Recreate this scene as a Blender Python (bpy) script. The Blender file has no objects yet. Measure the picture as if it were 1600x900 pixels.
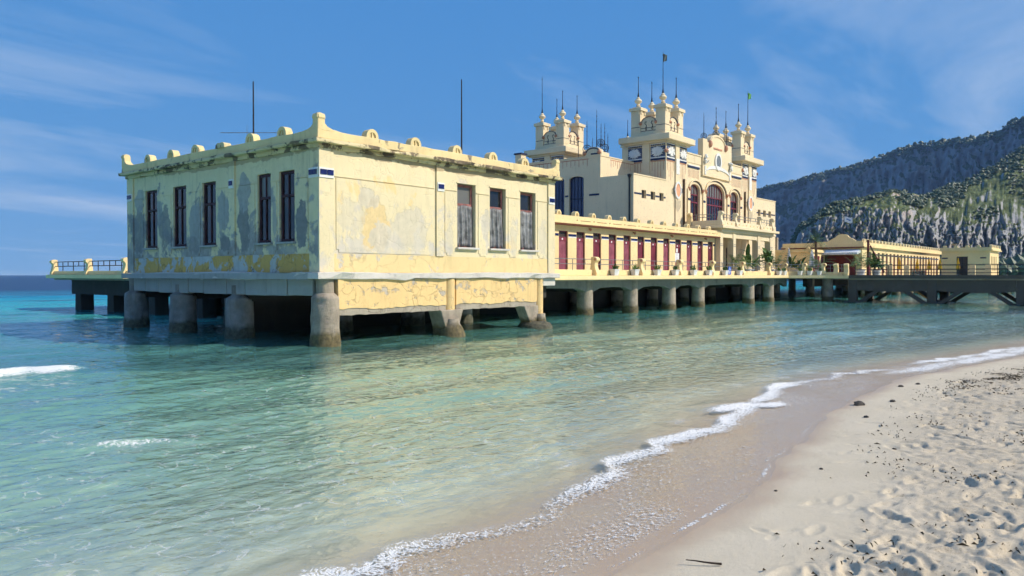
import bpy, bmesh, math, random
import numpy as np
from mathutils import Vector
R = math.radians
random.seed(7)
rng = np.random.default_rng(11)
sc = bpy.context.scene
COL = sc.collection

# ------------------------------------------------------------------ camera
CAM = (-14.64, -19.67, 2.2)
YAW = 39.3
cd = bpy.data.cameras.new("camera"); cam = bpy.data.objects.new("camera", cd); COL.objects.link(cam)
cam.location = CAM
cam.rotation_euler = (R(90 - 1.0026), 0, R(YAW - 90))
cd.lens = 27.0; cd.sensor_width = 36.0; cd.clip_start = 0.05; cd.clip_end = 20000
sc.camera = cam
# ------------------------------------------------------------------ sky, sun, exposure
SUN_EL = 38.0
SUN_XY = (0.50, -0.866)           # towards the sun
w = bpy.data.worlds.new("World"); sc.world = w; w.use_nodes = True
nt = w.node_tree; nt.nodes.clear()
def N(t, kind, **kw):
    n = t.nodes.new(kind)
    for k, v in kw.items(): setattr(n, k, v)
    return n
out = N(nt, 'ShaderNodeOutputWorld'); bg = N(nt, 'ShaderNodeBackground')
sky = N(nt, 'ShaderNodeTexSky', sky_type='NISHITA', sun_disc=False)
sky.sun_elevation = R(SUN_EL); sky.sun_rotation = math.atan2(SUN_XY[0], SUN_XY[1])
sky.altitude = 0; sky.air_density = 0.4; sky.dust_density = 0.1; sky.ozone_density = 4.0
bg.inputs['Strength'].default_value = 0.12
# clear Mediterranean blue: each channel graded alike over the whole dome
spr = N(nt, 'ShaderNodeSeparateColor'); nt.links.new(sky.outputs[0], spr.inputs[0]); gn = N(nt, 'ShaderNodeCombineColor')
for ch, gam, gain in ((0, 0.45, 0.86), (1, 0.22, 2.22), (2, 0.08, 4.85)):
    pw = N(nt, 'ShaderNodeMath', operation='POWER'); pw.inputs[1].default_value = gam; nt.links.new(spr.outputs[ch], pw.inputs[0])
    ml = N(nt, 'ShaderNodeMath', operation='MULTIPLY'); ml.inputs[1].default_value = gain; nt.links.new(pw.outputs[0], ml.inputs[0]); nt.links.new(ml.outputs[0], gn.inputs[ch])
# thin high clouds: a drifting layer, projected on a plane above the place
tc = N(nt, 'ShaderNodeTexCoord'); sp = N(nt, 'ShaderNodeSeparateXYZ'); nt.links.new(tc.outputs['Generated'], sp.inputs[0])
zc = N(nt, 'ShaderNodeMath', operation='MAXIMUM'); zc.inputs[1].default_value = 0.0; nt.links.new(sp.outputs['Z'], zc.inputs[0])
za = N(nt, 'ShaderNodeMath', operation='ADD'); za.inputs[1].default_value = 0.13; nt.links.new(zc.outputs[0], za.inputs[0])
dx = N(nt, 'ShaderNodeMath', operation='DIVIDE'); nt.links.new(sp.outputs['X'], dx.inputs[0]); nt.links.new(za.outputs[0], dx.inputs[1])
dy = N(nt, 'ShaderNodeMath', operation='DIVIDE'); nt.links.new(sp.outputs['Y'], dy.inputs[0]); nt.links.new(za.outputs[0], dy.inputs[1])
cb = N(nt, 'ShaderNodeCombineXYZ'); nt.links.new(dx.outputs[0], cb.inputs[0]); nt.links.new(dy.outputs[0], cb.inputs[1])
mp = N(nt, 'ShaderNodeMapping'); mp.inputs['Rotation'].default_value = (0, 0, R(62)); mp.inputs['Scale'].default_value = (0.55, 1.25, 1); mp.inputs['Location'].default_value = (2.3, 0.6, 0)
nt.links.new(cb.outputs[0], mp.inputs[0])
n1 = N(nt, 'ShaderNodeTexNoise'); n1.inputs['Scale'].default_value = 0.8; n1.inputs['Detail'].default_value = 8; n1.inputs['Roughness'].default_value = 0.58; n1.inputs['Distortion'].default_value = 0.5
nt.links.new(mp.outputs[0], n1.inputs['Vector'])
rp = N(nt, 'ShaderNodeValToRGB'); rp.color_ramp.elements[0].position = 0.49; rp.color_ramp.elements[0].color = (0, 0, 0, 1); rp.color_ramp.elements[1].position = 0.80; rp.color_ramp.elements[1].color = (0.75, 0.75, 0.75, 1)
nt.links.new(n1.outputs[0], rp.inputs[0])
mx = N(nt, 'ShaderNodeMix', data_type='RGBA'); nt.links.new(rp.outputs[0], mx.inputs[0]); nt.links.new(gn.outputs[0], mx.inputs[6]); mx.inputs[7].default_value = (5.2, 6.0, 7.2, 1)
nt.links.new(mx.outputs[2], bg.inputs['Color']); nt.links.new(bg.outputs[0], out.inputs[0])

sd = bpy.data.lights.new("sun", 'SUN'); so = bpy.data.objects.new("sun", sd); COL.objects.link(so)
sd.energy = 4.8; sd.angle = R(0.53); sd.color = (1.0, 0.92, 0.79)
el = R(SUN_EL); tosun = Vector((SUN_XY[0] * math.cos(el), SUN_XY[1] * math.cos(el), math.sin(el)))
so.rotation_euler = tosun.to_track_quat('Z', 'Y').to_euler(); so.location = (0, -30, 60)
sc.view_settings.view_transform = 'Standard'; sc.view_settings.look = 'None'
sc.view_settings.exposure = 0.06; sc.view_settings.gamma = 1.0
sc.render.engine = 'CYCLES'
sc.cycles.max_bounces = 8; sc.cycles.diffuse_bounces = 3; sc.cycles.glossy_bounces = 3
sc.cycles.transparent_max_bounces = 12; sc.cycles.transmission_bounces = 4; sc.cycles.volume_bounces = 0
sc.cycles.sample_clamp_indirect = 4.0; sc.cycles.sample_clamp_direct = 12.0
sc.cycles.use_denoising = True; sc.cycles.use_adaptive_sampling = True; sc.cycles.adaptive_threshold = 0.035; sc.cycles.adaptive_min_samples = 12

# ------------------------------------------------------------------ materials
def newmat(name):
    m = bpy.data.materials.new(name); m.use_nodes = True
    t = m.node_tree; b = t.nodes['Principled BSDF']
    return m, t, b
def L(t, a, b): t.links.new(a, b)
def noise(t, vec, scale, detail=5, rough=0.6, dist=0.0):
    n = N(t, 'ShaderNodeTexNoise'); n.inputs['Scale'].default_value = scale; n.inputs['Detail'].default_value = detail
    n.inputs['Roughness'].default_value = rough; n.inputs['Distortion'].default_value = dist
    if vec is not None: L(t, vec, n.inputs['Vector'])
    return n.outputs[0]
def ramp(t, fac, p0, p1, c0=(0, 0, 0, 1), c1=(1, 1, 1, 1)):
    r = N(t, 'ShaderNodeValToRGB'); e = r.color_ramp.elements
    e[0].position = p0; e[0].color = c0; e[1].position = p1; e[1].color = c1
    L(t, fac, r.inputs[0]); return r.outputs[0]
def mixc(t, fac, a, b, blend='MIX'):
    m = N(t, 'ShaderNodeMix', data_type='RGBA', blend_type=blend)
    for s, v in ((m.inputs[0], fac), (m.inputs[6], a), (m.inputs[7], b)):
        if hasattr(v, 'links'): L(t, v, s)
        elif isinstance(v, (int, float)): s.default_value = v
        else: s.default_value = (*v[:3], 1)
    return m.outputs[2]
def math_(t, op, a, b=0.0, clamp=False):
    m = N(t, 'ShaderNodeMath', operation=op, use_clamp=clamp)
    for s, v in ((m.inputs[0], a), (m.inputs[1], b)):
        if hasattr(v, 'links'): L(t, v, s)
        else: s.default_value = v
    return m.outputs[0]
def posn(t, scale=None):
    g = N(t, 'ShaderNodeNewGeometry')
    if scale is None: return g.outputs['Position']
    m = N(t, 'ShaderNodeMapping'); m.inputs['Scale'].default_value = scale; L(t, g.outputs['Position'], m.inputs[0]); return m.outputs[0]
def bump(t, b, h, strength, dist=0.02):
    n = N(t, 'ShaderNodeBump'); n.inputs['Strength'].default_value = strength; n.inputs['Distance'].default_value = dist
    L(t, h, n.inputs['Height']); L(t, n.outputs[0], b.inputs['Normal']); return n
def simple(name, c, rough=0.7, var=0.12, scale=2.0, metal=0.0, bmp=0.15, bscale=25, spec=0.3):
    m, t, b = newmat(name); p = posn(t)
    f = noise(t, p, scale, 4)
    d = tuple(max(0, x * (1 - 2 * var)) for x in c); h = tuple(min(1, x * (1 + var)) for x in c)
    L(t, mixc(t, ramp(t, f, 0.3, 0.7), d, h), b.inputs['Base Color'])
    b.inputs['Roughness'].default_value = rough; b.inputs['Metallic'].default_value = metal
    b.inputs['Specular IOR Level'].default_value = spec
    if bmp: bump(t, b, noise(t, p, bscale, 4), bmp)
    return m
def plaster(name, paint, under, under2, thr=0.62, soft=0.025, zk=0.0, zref=0.0, streak=0.35, scale=0.8, dirt=(0.10, 0.085, 0.06), bmp=0.4, ochre=None, cracks=0.0, spots=()):
    """painted render that has come off in patches and carries rain streaks"""
    m, t, b = newmat(name); p = posn(t)
    big = noise(t, p, scale, 12, 0.68, 0.3)
    if zk:
        s = N(t, 'ShaderNodeSeparateXYZ'); L(t, p, s.inputs[0])
        dz = math_(t, 'MULTIPLY', math_(t, 'SUBTRACT', zref, s.outputs['Z']), zk, False)
        big = math_(t, 'ADD', big, math_(t, 'MINIMUM', math_(t, 'MAXIMUM', dz, -0.12), 0.10))
    mask = ramp(t, big, thr, thr + soft)
    tone = noise(t, p, 0.45, 5, 0.6); fine = noise(t, p, 9, 6, 0.7)
    pc = mixc(t, ramp(t, tone, 0.3, 0.72), tuple(x * 0.86 for x in paint), paint)
    pc = mixc(t, math_(t, 'MULTIPLY', ramp(t, fine, 0.45, 0.75), 0.25), pc, tuple(x * 0.72 for x in paint))
    if ochre:
        oc = ramp(t, noise(t, posn(t, (1, 1, 0.6)), 0.9, 8, 0.65, 0.4), ochre[1], ochre[1] + 0.04)
        pc = mixc(t, math_(t, 'MULTIPLY', oc, ochre[2]), pc, ochre[0])
    uc = mixc(t, ramp(t, noise(t, p, 1.7, 7, 0.65), 0.35, 0.68), under, under2)
    c = mixc(t, mask, pc, uc)
    lost = None
    if spots: nz_ = math_(t, 'MULTIPLY', math_(t, 'SUBTRACT', noise(t, p, 1.9, 10, 0.66, 0.3), 0.5), 2.3)
    for (ax, ca, cz, ra, rz, col, k) in spots:      # places where the render is known to have gone
        vs_ = N(t, 'ShaderNodeVectorMath', operation='SUBTRACT'); L(t, p, vs_.inputs[0]); vs_.inputs[1].default_value = (ca, 0, cz) if ax == 'x' else (0, ca, cz)
        vm_ = N(t, 'ShaderNodeVectorMath', operation='MULTIPLY'); L(t, vs_.outputs[0], vm_.inputs[0]); vm_.inputs[1].default_value = (1 / ra, 0, 1 / rz) if ax == 'x' else (0, 1 / ra, 1 / rz)
        vl_ = N(t, 'ShaderNodeVectorMath', operation='LENGTH'); L(t, vm_.outputs[0], vl_.inputs[0])
        sm_ = ramp(t, math_(t, 'ADD', vl_.outputs['Value'], nz_), 0.90, 1.0, (1, 1, 1, 1), (0, 0, 0, 1))
        cc = mixc(t, ramp(t, noise(t, p, 3.5, 7, 0.7), 0.35, 0.65), tuple(x * 0.78 for x in col), col)
        c = mixc(t, math_(t, 'MULTIPLY', sm_, k), c, cc); lost = sm_ if lost is None else math_(t, 'MAXIMUM', lost, sm_)
    st = ramp(t, noise(t, posn(t, (3.2, 3.2, 0.22)), 1.6, 6, 0.62), 0.5, 0.8)
    sm = ramp(t, noise(t, p, 0.6, 3), 0.35, 0.7)
    c = mixc(t, math_(t, 'MULTIPLY', math_(t, 'MULTIPLY', st, sm), streak), c, dirt)
    hgt = math_(t, 'SUBTRACT', math_(t, 'MULTIPLY', fine, 0.25), mask if lost is None else math_(t, 'MAXIMUM', mask, lost))
    if cracks:
        v = N(t, 'ShaderNodeTexVoronoi', feature='DISTANCE_TO_EDGE'); v.inputs['Scale'].default_value = 1.1
        mpv = N(t, 'ShaderNodeVectorMath', operation='ADD'); L(t, p, mpv.inputs[0])
        nz = N(t, 'ShaderNodeTexNoise'); nz.inputs['Scale'].default_value = 2.2; nz.inputs['Detail'].default_value = 6; L(t, p, nz.inputs['Vector']); L(t, nz.outputs['Color'], mpv.inputs[1])
        L(t, mpv.outputs[0], v.inputs['Vector'])
        ck = ramp(t, v.outputs['Distance'], 0.0, 0.034, (1, 1, 1, 1), (0, 0, 0, 1))
        ck = math_(t, 'MULTIPLY', ck, ramp(t, noise(t, p, 0.9, 3), 0.36, 0.58))
        c = mixc(t, math_(t, 'MULTIPLY', ck, cracks), c, (0.16, 0.10, 0.055))
        hgt = math_(t, 'SUBTRACT', hgt, ck)
    L(t, c, b.inputs['Base Color']); b.inputs['Roughness'].default_value = 0.88; b.inputs['Specular IOR Level'].default_value = 0.2
    bump(t, b, hgt, bmp, 0.02)
    return m

YEL = (0.83, 0.70, 0.40); CREAM = (0.86, 0.70, 0.45); OCH = (0.74, 0.50, 0.19)
GREY = (0.44, 0.42, 0.38); DGREY = (0.20, 0.20, 0.19)
M = {}
LG = (0.66, 0.59, 0.47); BR = (0.40, 0.29, 0.17); OC = (0.80, 0.58, 0.27); CG = (0.27, 0.265, 0.25); MG = (0.42, 0.41, 0.37)
SPR = [('x', 2.25, 3.75, .62, .95, OC, .75), ('x', 2.45, 3.35, .45, .60, LG, .8), ('x', 3.75, 3.75, .85, .85, LG, .65), ('x', 1.25, 4.1, .55, .7, LG, .45), ('x', 1.9, 4.7, .5, .35, LG, .7), ('x', 7.75, 4.15, .28, .62, LG, .8), ('x', 5.75, 3.5, .22, .7, LG, .5), ('x', 9.45, 3.6, .22, .8, LG, .55), ('x', 11.4, 3.7, .3, .8, LG, .5), ('x', 6.0, 6.16, 5.5, .20, BR, .75), ('x', 1.5, 2.85, .9, .25, LG, .6)]
SPL = [('y', .92, 3.75, .34, .72, CG, 1), ('y', 4.25, 3.85, .36, .85, CG, .95), ('y', 4.2, 5.0, .4, .6, MG, .9), ('y', 5.55, 4.35, .42, .75, MG, .95), ('y', 5.4, 3.3, .35, .3, CG, .9), ('y', 7.55, 4.0, .42, .85, MG, .95), ('y', 7.6, 3.3, .4, .4, CG, .6), ('y', 9.75, 4.0, .5, .8, CG, .8), ('y', 11.95, 3.9, .55, 1.0, CG, .85), ('y', 11.9, 5.2, .4, .5, MG, .8), ('y', 2.4, 4.0, .12, .6, MG, .8), ('y', 4.9, 6.15, 6.5, .16, BR, .6), ('y', 1.7, 3.0, .5, .18, MG, .8)]
M['wall_sun'] = plaster('weathered yellow render', (0.82, 0.69, 0.43), (0.70, 0.61, 0.46), (0.58, 0.52, 0.44), thr=0.545, soft=0.07, zk=0.03, zref=4.4, streak=0.30, scale=0.85, ochre=((0.80, 0.58, 0.26), 0.60, 0.7), cracks=0.06, spots=SPR)
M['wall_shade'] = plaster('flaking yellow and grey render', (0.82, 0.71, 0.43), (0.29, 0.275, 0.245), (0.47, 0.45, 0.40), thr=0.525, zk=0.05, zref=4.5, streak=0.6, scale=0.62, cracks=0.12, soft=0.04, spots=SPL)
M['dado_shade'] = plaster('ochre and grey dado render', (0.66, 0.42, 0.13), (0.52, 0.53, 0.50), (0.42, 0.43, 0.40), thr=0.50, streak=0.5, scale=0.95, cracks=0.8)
M['dado_sun'] = plaster('ochre dado render', (0.84, 0.64, 0.32), (0.66, 0.56, 0.42), (0.52, 0.48, 0.42), thr=0.58, streak=0.3, scale=0.9, cracks=0.35)
M['cornice'] = plaster('stained yellow cornice', (0.84, 0.66, 0.34), (0.42, 0.36, 0.26), (0.12, 0.10, 0.07), thr=0.60, streak=0.5, scale=1.1)
M['cornice_dirty'] = plaster('blackened cornice slab', (0.72, 0.60, 0.34), (0.26, 0.20, 0.13), (0.06, 0.05, 0.04), thr=0.50, streak=0.6, scale=1.5)
M['apron'] = plaster('flaking ochre apron render', (0.85, 0.59, 0.27), (0.60, 0.50, 0.38), (0.44, 0.38, 0.31), thr=0.555, soft=0.06, zk=-0.07, zref=1.75, streak=0.45, scale=2.2, cracks=0.3, bmp=0.8)
M['concrete'] = plaster('weathered concrete', (0.42, 0.36, 0.28), (0.33, 0.28, 0.22), (0.24, 0.20, 0.16), thr=0.5, soft=0.15, streak=0.5, scale=1.4, bmp=0.8, cracks=0.4)
M['ledge'] = plaster('pale salt bleached ledge', (0.66, 0.61, 0.54), (0.52, 0.48, 0.42), (0.40, 0.37, 0.33), thr=0.5, soft=0.2, streak=0.3, scale=2.0, bmp=0.7)
M['ledge_dark'] = plaster('grey ledge', (0.40, 0.40, 0.37), (0.30, 0.30, 0.28), (0.46, 0.45, 0.42), thr=0.5, soft=0.2, streak=0.5, scale=1.6, bmp=0.7)
M['concrete_dark'] = plaster('dark underside concrete', (0.060, 0.055, 0.048), (0.04, 0.038, 0.034), (0.085, 0.075, 0.062), thr=0.5, soft=0.2, streak=0.5, scale=1.2, bmp=0.8)  # near-black concrete for parts below the decks
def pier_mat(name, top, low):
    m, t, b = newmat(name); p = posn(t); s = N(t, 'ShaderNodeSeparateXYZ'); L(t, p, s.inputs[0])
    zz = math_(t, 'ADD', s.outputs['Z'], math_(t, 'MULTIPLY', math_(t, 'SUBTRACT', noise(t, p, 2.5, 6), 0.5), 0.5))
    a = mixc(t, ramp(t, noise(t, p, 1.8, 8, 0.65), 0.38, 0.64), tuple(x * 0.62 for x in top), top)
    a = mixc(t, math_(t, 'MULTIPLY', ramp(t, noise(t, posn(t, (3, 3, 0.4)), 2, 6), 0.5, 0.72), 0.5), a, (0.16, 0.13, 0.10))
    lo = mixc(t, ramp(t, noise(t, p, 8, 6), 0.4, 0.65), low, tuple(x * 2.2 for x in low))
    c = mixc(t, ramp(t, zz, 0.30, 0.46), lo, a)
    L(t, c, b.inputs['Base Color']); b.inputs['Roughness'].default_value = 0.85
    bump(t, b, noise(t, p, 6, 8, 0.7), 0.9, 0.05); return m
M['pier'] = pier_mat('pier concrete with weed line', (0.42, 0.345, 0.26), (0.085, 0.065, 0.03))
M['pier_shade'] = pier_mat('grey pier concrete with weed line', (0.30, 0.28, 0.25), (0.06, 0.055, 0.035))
M['cream'] = plaster('cream render', CREAM, (0.62, 0.55, 0.40), (0.5, 0.46, 0.36), thr=0.66, soft=0.12, streak=0.30, scale=0.6, bmp=0.15)
M['cabin'] = plaster('fresh yellow render', (0.93, 0.70, 0.36), (0.72, 0.60, 0.36), (0.6, 0.5, 0.32), thr=0.70, soft=0.1, streak=0.2, scale=0.5, bmp=0.12)
M['hallwall'] = M['cream']
M['beam'] = plaster('stained ledge-shaded beam concrete', (0.26, 0.24, 0.20), (0.19, 0.175, 0.15), (0.12, 0.11, 0.09), thr=0.5, soft=0.2, streak=0.5, scale=1.2, bmp=0.8)  # stains, plus a base tone darkened for the shade of the ledge
M['bridge'] = plaster('brown grey bridge concrete', (0.115, 0.10, 0.082), (0.085, 0.075, 0.062), (0.15, 0.13, 0.105), thr=0.5, soft=0.2, streak=0.6, scale=0.9, bmp=0.8)
M['maroon_faded'] = simple('sun faded maroon boards', (0.31, 0.085, 0.115), 0.5, 0.22, 1.6, bmp=0.1)
M['maroon'] = simple('maroon painted boards', (0.20, 0.032, 0.050), 0.45, 0.22, 1.6, bmp=0.1)
M['maroon_old'] = simple('faded maroon window wood', (0.075, 0.026, 0.030), 0.6, 0.3, 3.0, bmp=0.3)
M['red_old'] = simple('faded red window wood', (0.33, 0.13, 0.11), 0.65, 0.3, 3.0, bmp=0.3)
M['louvre'] = simple('dark transom louvre', (0.06, 0.045, 0.04), 0.6, 0.2)
M['brown'] = simple('red brown eaves band', (0.20, 0.055, 0.025), 0.6, 0.15)
M['tile'] = simple('dark blue glazed tile', (0.012, 0.016, 0.10), 0.15, 0.3, 6, bmp=0, spec=0.6)
M['white'] = simple('white render band', (0.80, 0.78, 0.72), 0.6, 0.06)
M['navy'] = simple('navy painted band', (0.02, 0.03, 0.08), 0.5, 0.2)
M['slate'] = simple('slate blue ground', (0.10, 0.12, 0.19), 0.6, 0.2)
M['terracotta'] = simple('terracotta pink', (0.58, 0.27, 0.16), 0.6, 0.15)
M['pink'] = simple('salmon oval', (0.80, 0.40, 0.22), 0.6, 0.1)
M['iron'] = simple('dark iron', (0.035, 0.035, 0.04), 0.5, 0.2, metal=0.3)
M['galv'] = simple('grey galvanised steel', (0.24, 0.25, 0.26), 0.45, 0.15, metal=0.6)
M['roof'] = simple('grey roofing felt', (0.22, 0.21, 0.20), 0.9, 0.15)
M['curtain'] = simple('dusty plastic sheet', (0.25, 0.245, 0.24), 0.55, 0.35, 4.0, bmp=0.2)
M['wood'] = simple('orange brown timber', (0.36, 0.17, 0.06), 0.7, 0.2)
M['redsteel'] = simple('dark red steel', (0.16, 0.025, 0.022), 0.5, 0.2)
M['pot'] = simple('white planter', (0.74, 0.72, 0.67), 0.55, 0.08, 6)
M['soil'] = simple('potting soil', (0.04, 0.03, 0.02), 0.95, 0.2, 20)
M['bluesign'] = simple('blue sign enamel', (0.02, 0.09, 0.48), 0.4, 0.05)
M['canvas'] = simple('white furled canvas', (0.72, 0.73, 0.74), 0.8, 0.1, 3)
M['yellowcloth'] = simple('yellow furled canvas', (0.75, 0.40, 0.03), 0.8, 0.15, 3)
M['flagcloth'] = simple('white flag cloth', (0.75, 0.77, 0.82), 0.8, 0.1, 3)
M['flagblue'] = simple('blue flag print', (0.10, 0.20, 0.50), 0.8, 0.1, 3)
M['flaggreen'] = simple('green flag cloth', (0.25, 0.62, 0.16), 0.8, 0.1, 3)
M['flaggrey'] = simple('faded dark flag cloth', (0.14, 0.17, 0.16), 0.8, 0.2, 3)
M['paper'] = simple('white paper notice', (0.80, 0.80, 0.80), 0.6, 0.03)
M['trunk'] = simple('palm trunk fibre', (0.16, 0.10, 0.055), 0.9, 0.3, 6, bmp=0.6)
M['pebble'] = simple('dark pebble', (0.085, 0.07, 0.055), 0.7, 0.3, 30, bmp=0.4)
M['stick'] = simple('driftwood', (0.07, 0.045, 0.03), 0.85, 0.3, 20, bmp=0.4)
M['weed'] = simple('dry seagrass', (0.075, 0.055, 0.030), 0.95, 0.35, 20, bmp=0.4)
M['grille'] = simple('grey oculus glass', (0.22, 0.24, 0.25), 0.3, 0.2, 5)
def leafmat(name, a, b_):
    m, t, b = newmat(name); p = posn(t)
    L(t, mixc(t, ramp(t, noise(t, p, 5, 4), 0.35, 0.65), a, b_), b.inputs['Base Color']); b.inputs['Roughness'].default_value = 0.5
    return m
M['leaf'] = leafmat('green leaves', (0.035, 0.085, 0.02), (0.09, 0.17, 0.035))
M['leafy'] = leafmat('bright green leaves', (0.07, 0.14, 0.02), (0.17, 0.25, 0.05))
M['bush'] = leafmat('pine green foliage', (0.040, 0.060, 0.018), (0.095, 0.120, 0.040))
def glassmat(name, c, r):
    m, t, b = newmat(name); b.inputs['Base Color'].default_value = (*c, 1); b.inputs['Roughness'].default_value = r
    b.inputs['Specular IOR Level'].default_value = 0.7
    bump(t, b, noise(t, posn(t), 1.3, 2), 0.10, 0.05); return m
M['glass'] = glassmat('dark window glass', (0.015, 0.016, 0.02), 0.05)
M['glassgrey'] = glassmat('dusty window glass', (0.14, 0.135, 0.12), 0.3)
M['glassblue'] = glassmat('blue hall glass', (0.02, 0.03, 0.09), 0.12)
M['black'] = simple('dark interior', (0.02, 0.018, 0.016), 0.9, 0.2)

# ------------------------------------------------------------------ mesh helpers
ORG = {}
TINY = {'pinstripes', 'dentils', 'painted_lines', 'painted_figures', 'relief_leaves', 'plaster_mask'}
class MB:
    def __init__(s): s.v = []; s.f = []
    def add(s, vs, fs):
        o = len(s.v); s.v += [tuple(x) for x in vs]; s.f += [tuple(i + o for i in f) for f in fs]; return s
    def box(s, x0, x1, y0, y1, z0, z1):
        return s.add([(x, y, z) for x in (x0, x1) for y in (y0, y1) for z in (z0, z1)],
                     [(0, 1, 3, 2), (4, 6, 7, 5), (0, 4, 5, 1), (2, 3, 7, 6), (0, 2, 6, 4), (1, 5, 7, 3)])
    def bx(s, ax, a0, a1, p0, p1, z0, z1):
        return s.box(a0, a1, p0, p1, z0, z1) if ax == 'x' else s.box(p0, p1, a0, a1, z0, z1)
    def prism(s, pts, pl, d0, d1):
        g = {'x': lambda a, z, d: (a, d, z), 'y': lambda a, z, d: (d, a, z), 'z': lambda a, b, d: (a, b, d)}[pl]
        n = len(pts); vs = [g(a, z, d0) for a, z in pts] + [g(a, z, d1) for a, z in pts]
        return s.add(vs, [tuple(range(n))[::-1], tuple(range(n, 2 * n))] + [(i, (i + 1) % n, n + (i + 1) % n, n + i) for i in range(n)])
    def band(s, p1, p2, pl, d0, d1):
        """solid between two open polylines of equal length, in the (a,z) plane"""
        for i in range(len(p1) - 1): s.prism([p1[i], p1[i + 1], p2[i + 1], p2[i]], pl, d0, d1)
        return s
    def lathe(s, prof, cx, cy, n=14, a0=0.0):
        vs = []; fs = []
        for r, z in prof:
            for i in range(n):
                a = a0 + 2 * math.pi * i / n; vs.append((cx + r * math.cos(a), cy + r * math.sin(a), z))
        for k in range(len(prof) - 1):
            for i in range(n):
                j = (i + 1) % n; fs.append((k * n + i, k * n + j, (k + 1) * n + j, (k + 1) * n + i))
        fs.append(tuple(range(n))[::-1]); fs.append(tuple((len(prof) - 1) * n + i for i in range(n)))
        return s.add(vs, fs)
    def tube(s, p, q, r, n=6, r2=None):
        p = Vector(p); q = Vector(q); d = (q - p).normalized(); r2 = r if r2 is None else r2
        a = d.orthogonal().normalized(); b = d.cross(a); vs = []
        for c, rr in ((p, r), (q, r2)):
            for i in range(n):
                t = 2 * math.pi * i / n; vs.append(c + (a * math.cos(t) + b * math.sin(t)) * rr)
        return s.add(vs, [(i, (i + 1) % n, n + (i + 1) % n, n + i) for i in range(n)] + [tuple(range(n))[::-1], tuple(range(n, 2 * n))])
    def path(s, pts, r, n=6):
        for a, b in zip(pts[:-1], pts[1:]): s.tube(a, b, r, n)
        return s
    def ball(s, c, r, n=8, m=6, sz=1.0):
        pr = [(max(0.002, r * math.sin(math.pi * k / m)), c[2] - r * sz * math.cos(math.pi * k / m)) for k in range(m + 1)]
        return s.lathe(pr, c[0], c[1], n)
    def build(s, name, mat, parent=None, smooth=False, org=None, bev=0.0):
        me = bpy.data.meshes.new(name)
        o = ORG[parent.name] if parent else (org or (0, 0, 0))
        me.from_pydata([(x - o[0], y - o[1], z - o[2]) for x, y, z in s.v], [], s.f)
        bm = bmesh.new(); bm.from_mesh(me); bmesh.ops.recalc_face_normals(bm, faces=bm.faces); bm.to_mesh(me); bm.free()
        me.materials.append(M[mat])
        if smooth:
            me.polygons.foreach_set('use_smooth', [True] * len(me.polygons)); me.set_sharp_from_angle(angle=R(40))
        ob = bpy.data.objects.new(name, me); COL.objects.link(ob)
        if parent: ob.parent = parent
        else: ob.location = o
        ORG[ob.name] = o
        if name in TINY: ob['kind'] = 'stuff'
        if bev:
            b = ob.modifiers.new('bevel', 'BEVEL'); b.width = bev; b.segments = 2; b.limit_method = 'ANGLE'
        return ob
def tag(o, label, cat, group=None, kind=None):
    if label: o['label'] = label
    if cat: o['category'] = cat
    if group: o['group'] = group
    if kind: o['kind'] = kind
    return o
def thing(name, loc, label, cat, group=None):
    o = bpy.data.objects.new(name, None); COL.objects.link(o); o.location = loc; o.empty_display_size = 0.3
    ORG[o.name] = tuple(loc); return tag(o, label, cat, group)
def structure(o): o['kind'] = 'structure'; return o
def arc(cx, cz, rx, rz, a0, a1, n):
    return [(cx + rx * math.cos(R(a0 + (a1 - a0) * i / n)), cz + rz * math.sin(R(a0 + (a1 - a0) * i / n))) for i in range(n + 1)]
def arch_pts(a0, a1, zs, rise, n=10):
    return arc((a0 + a1) / 2, zs, (a1 - a0) / 2, rise, 180, 0, n)
def wall_open(mb, ax, p0, p1, a0, a1, z0, z1, ops):
    cur = a0
    cols = sorted(set((o[0], o[1]) for o in ops))
    for c0, c1 in cols:
        if c0 > cur: mb.bx(ax, cur, c0, p0, p1, z0, z1)
        zz = z0
        for o in sorted([o for o in ops if (o[0], o[1]) == (c0, c1)], key=lambda o: o[2]):
            if o[2] > zz: mb.bx(ax, c0, c1, p0, p1, zz, o[2])
            rise = o[4] if len(o) > 4 else 0
            if rise:
                pts = arch_pts(c0, c1, o[3] - rise, rise, 12)
                for (xa, za), (xb, zb) in zip(pts[:-1], pts[1:]):
                    mb.prism([(xa, za), (xb, zb), (xb, o[3] + 0.02), (xa, o[3] + 0.02)], ax, p0, p1)
                zz = o[3] + 0.02
            else: zz = o[3]
        if zz < z1: mb.bx(ax, c0, c1, p0, p1, zz, z1)
        cur = c1
    if cur < a1: mb.bx(ax, cur, a1, p0, p1, z0, z1)
    return mb
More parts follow.
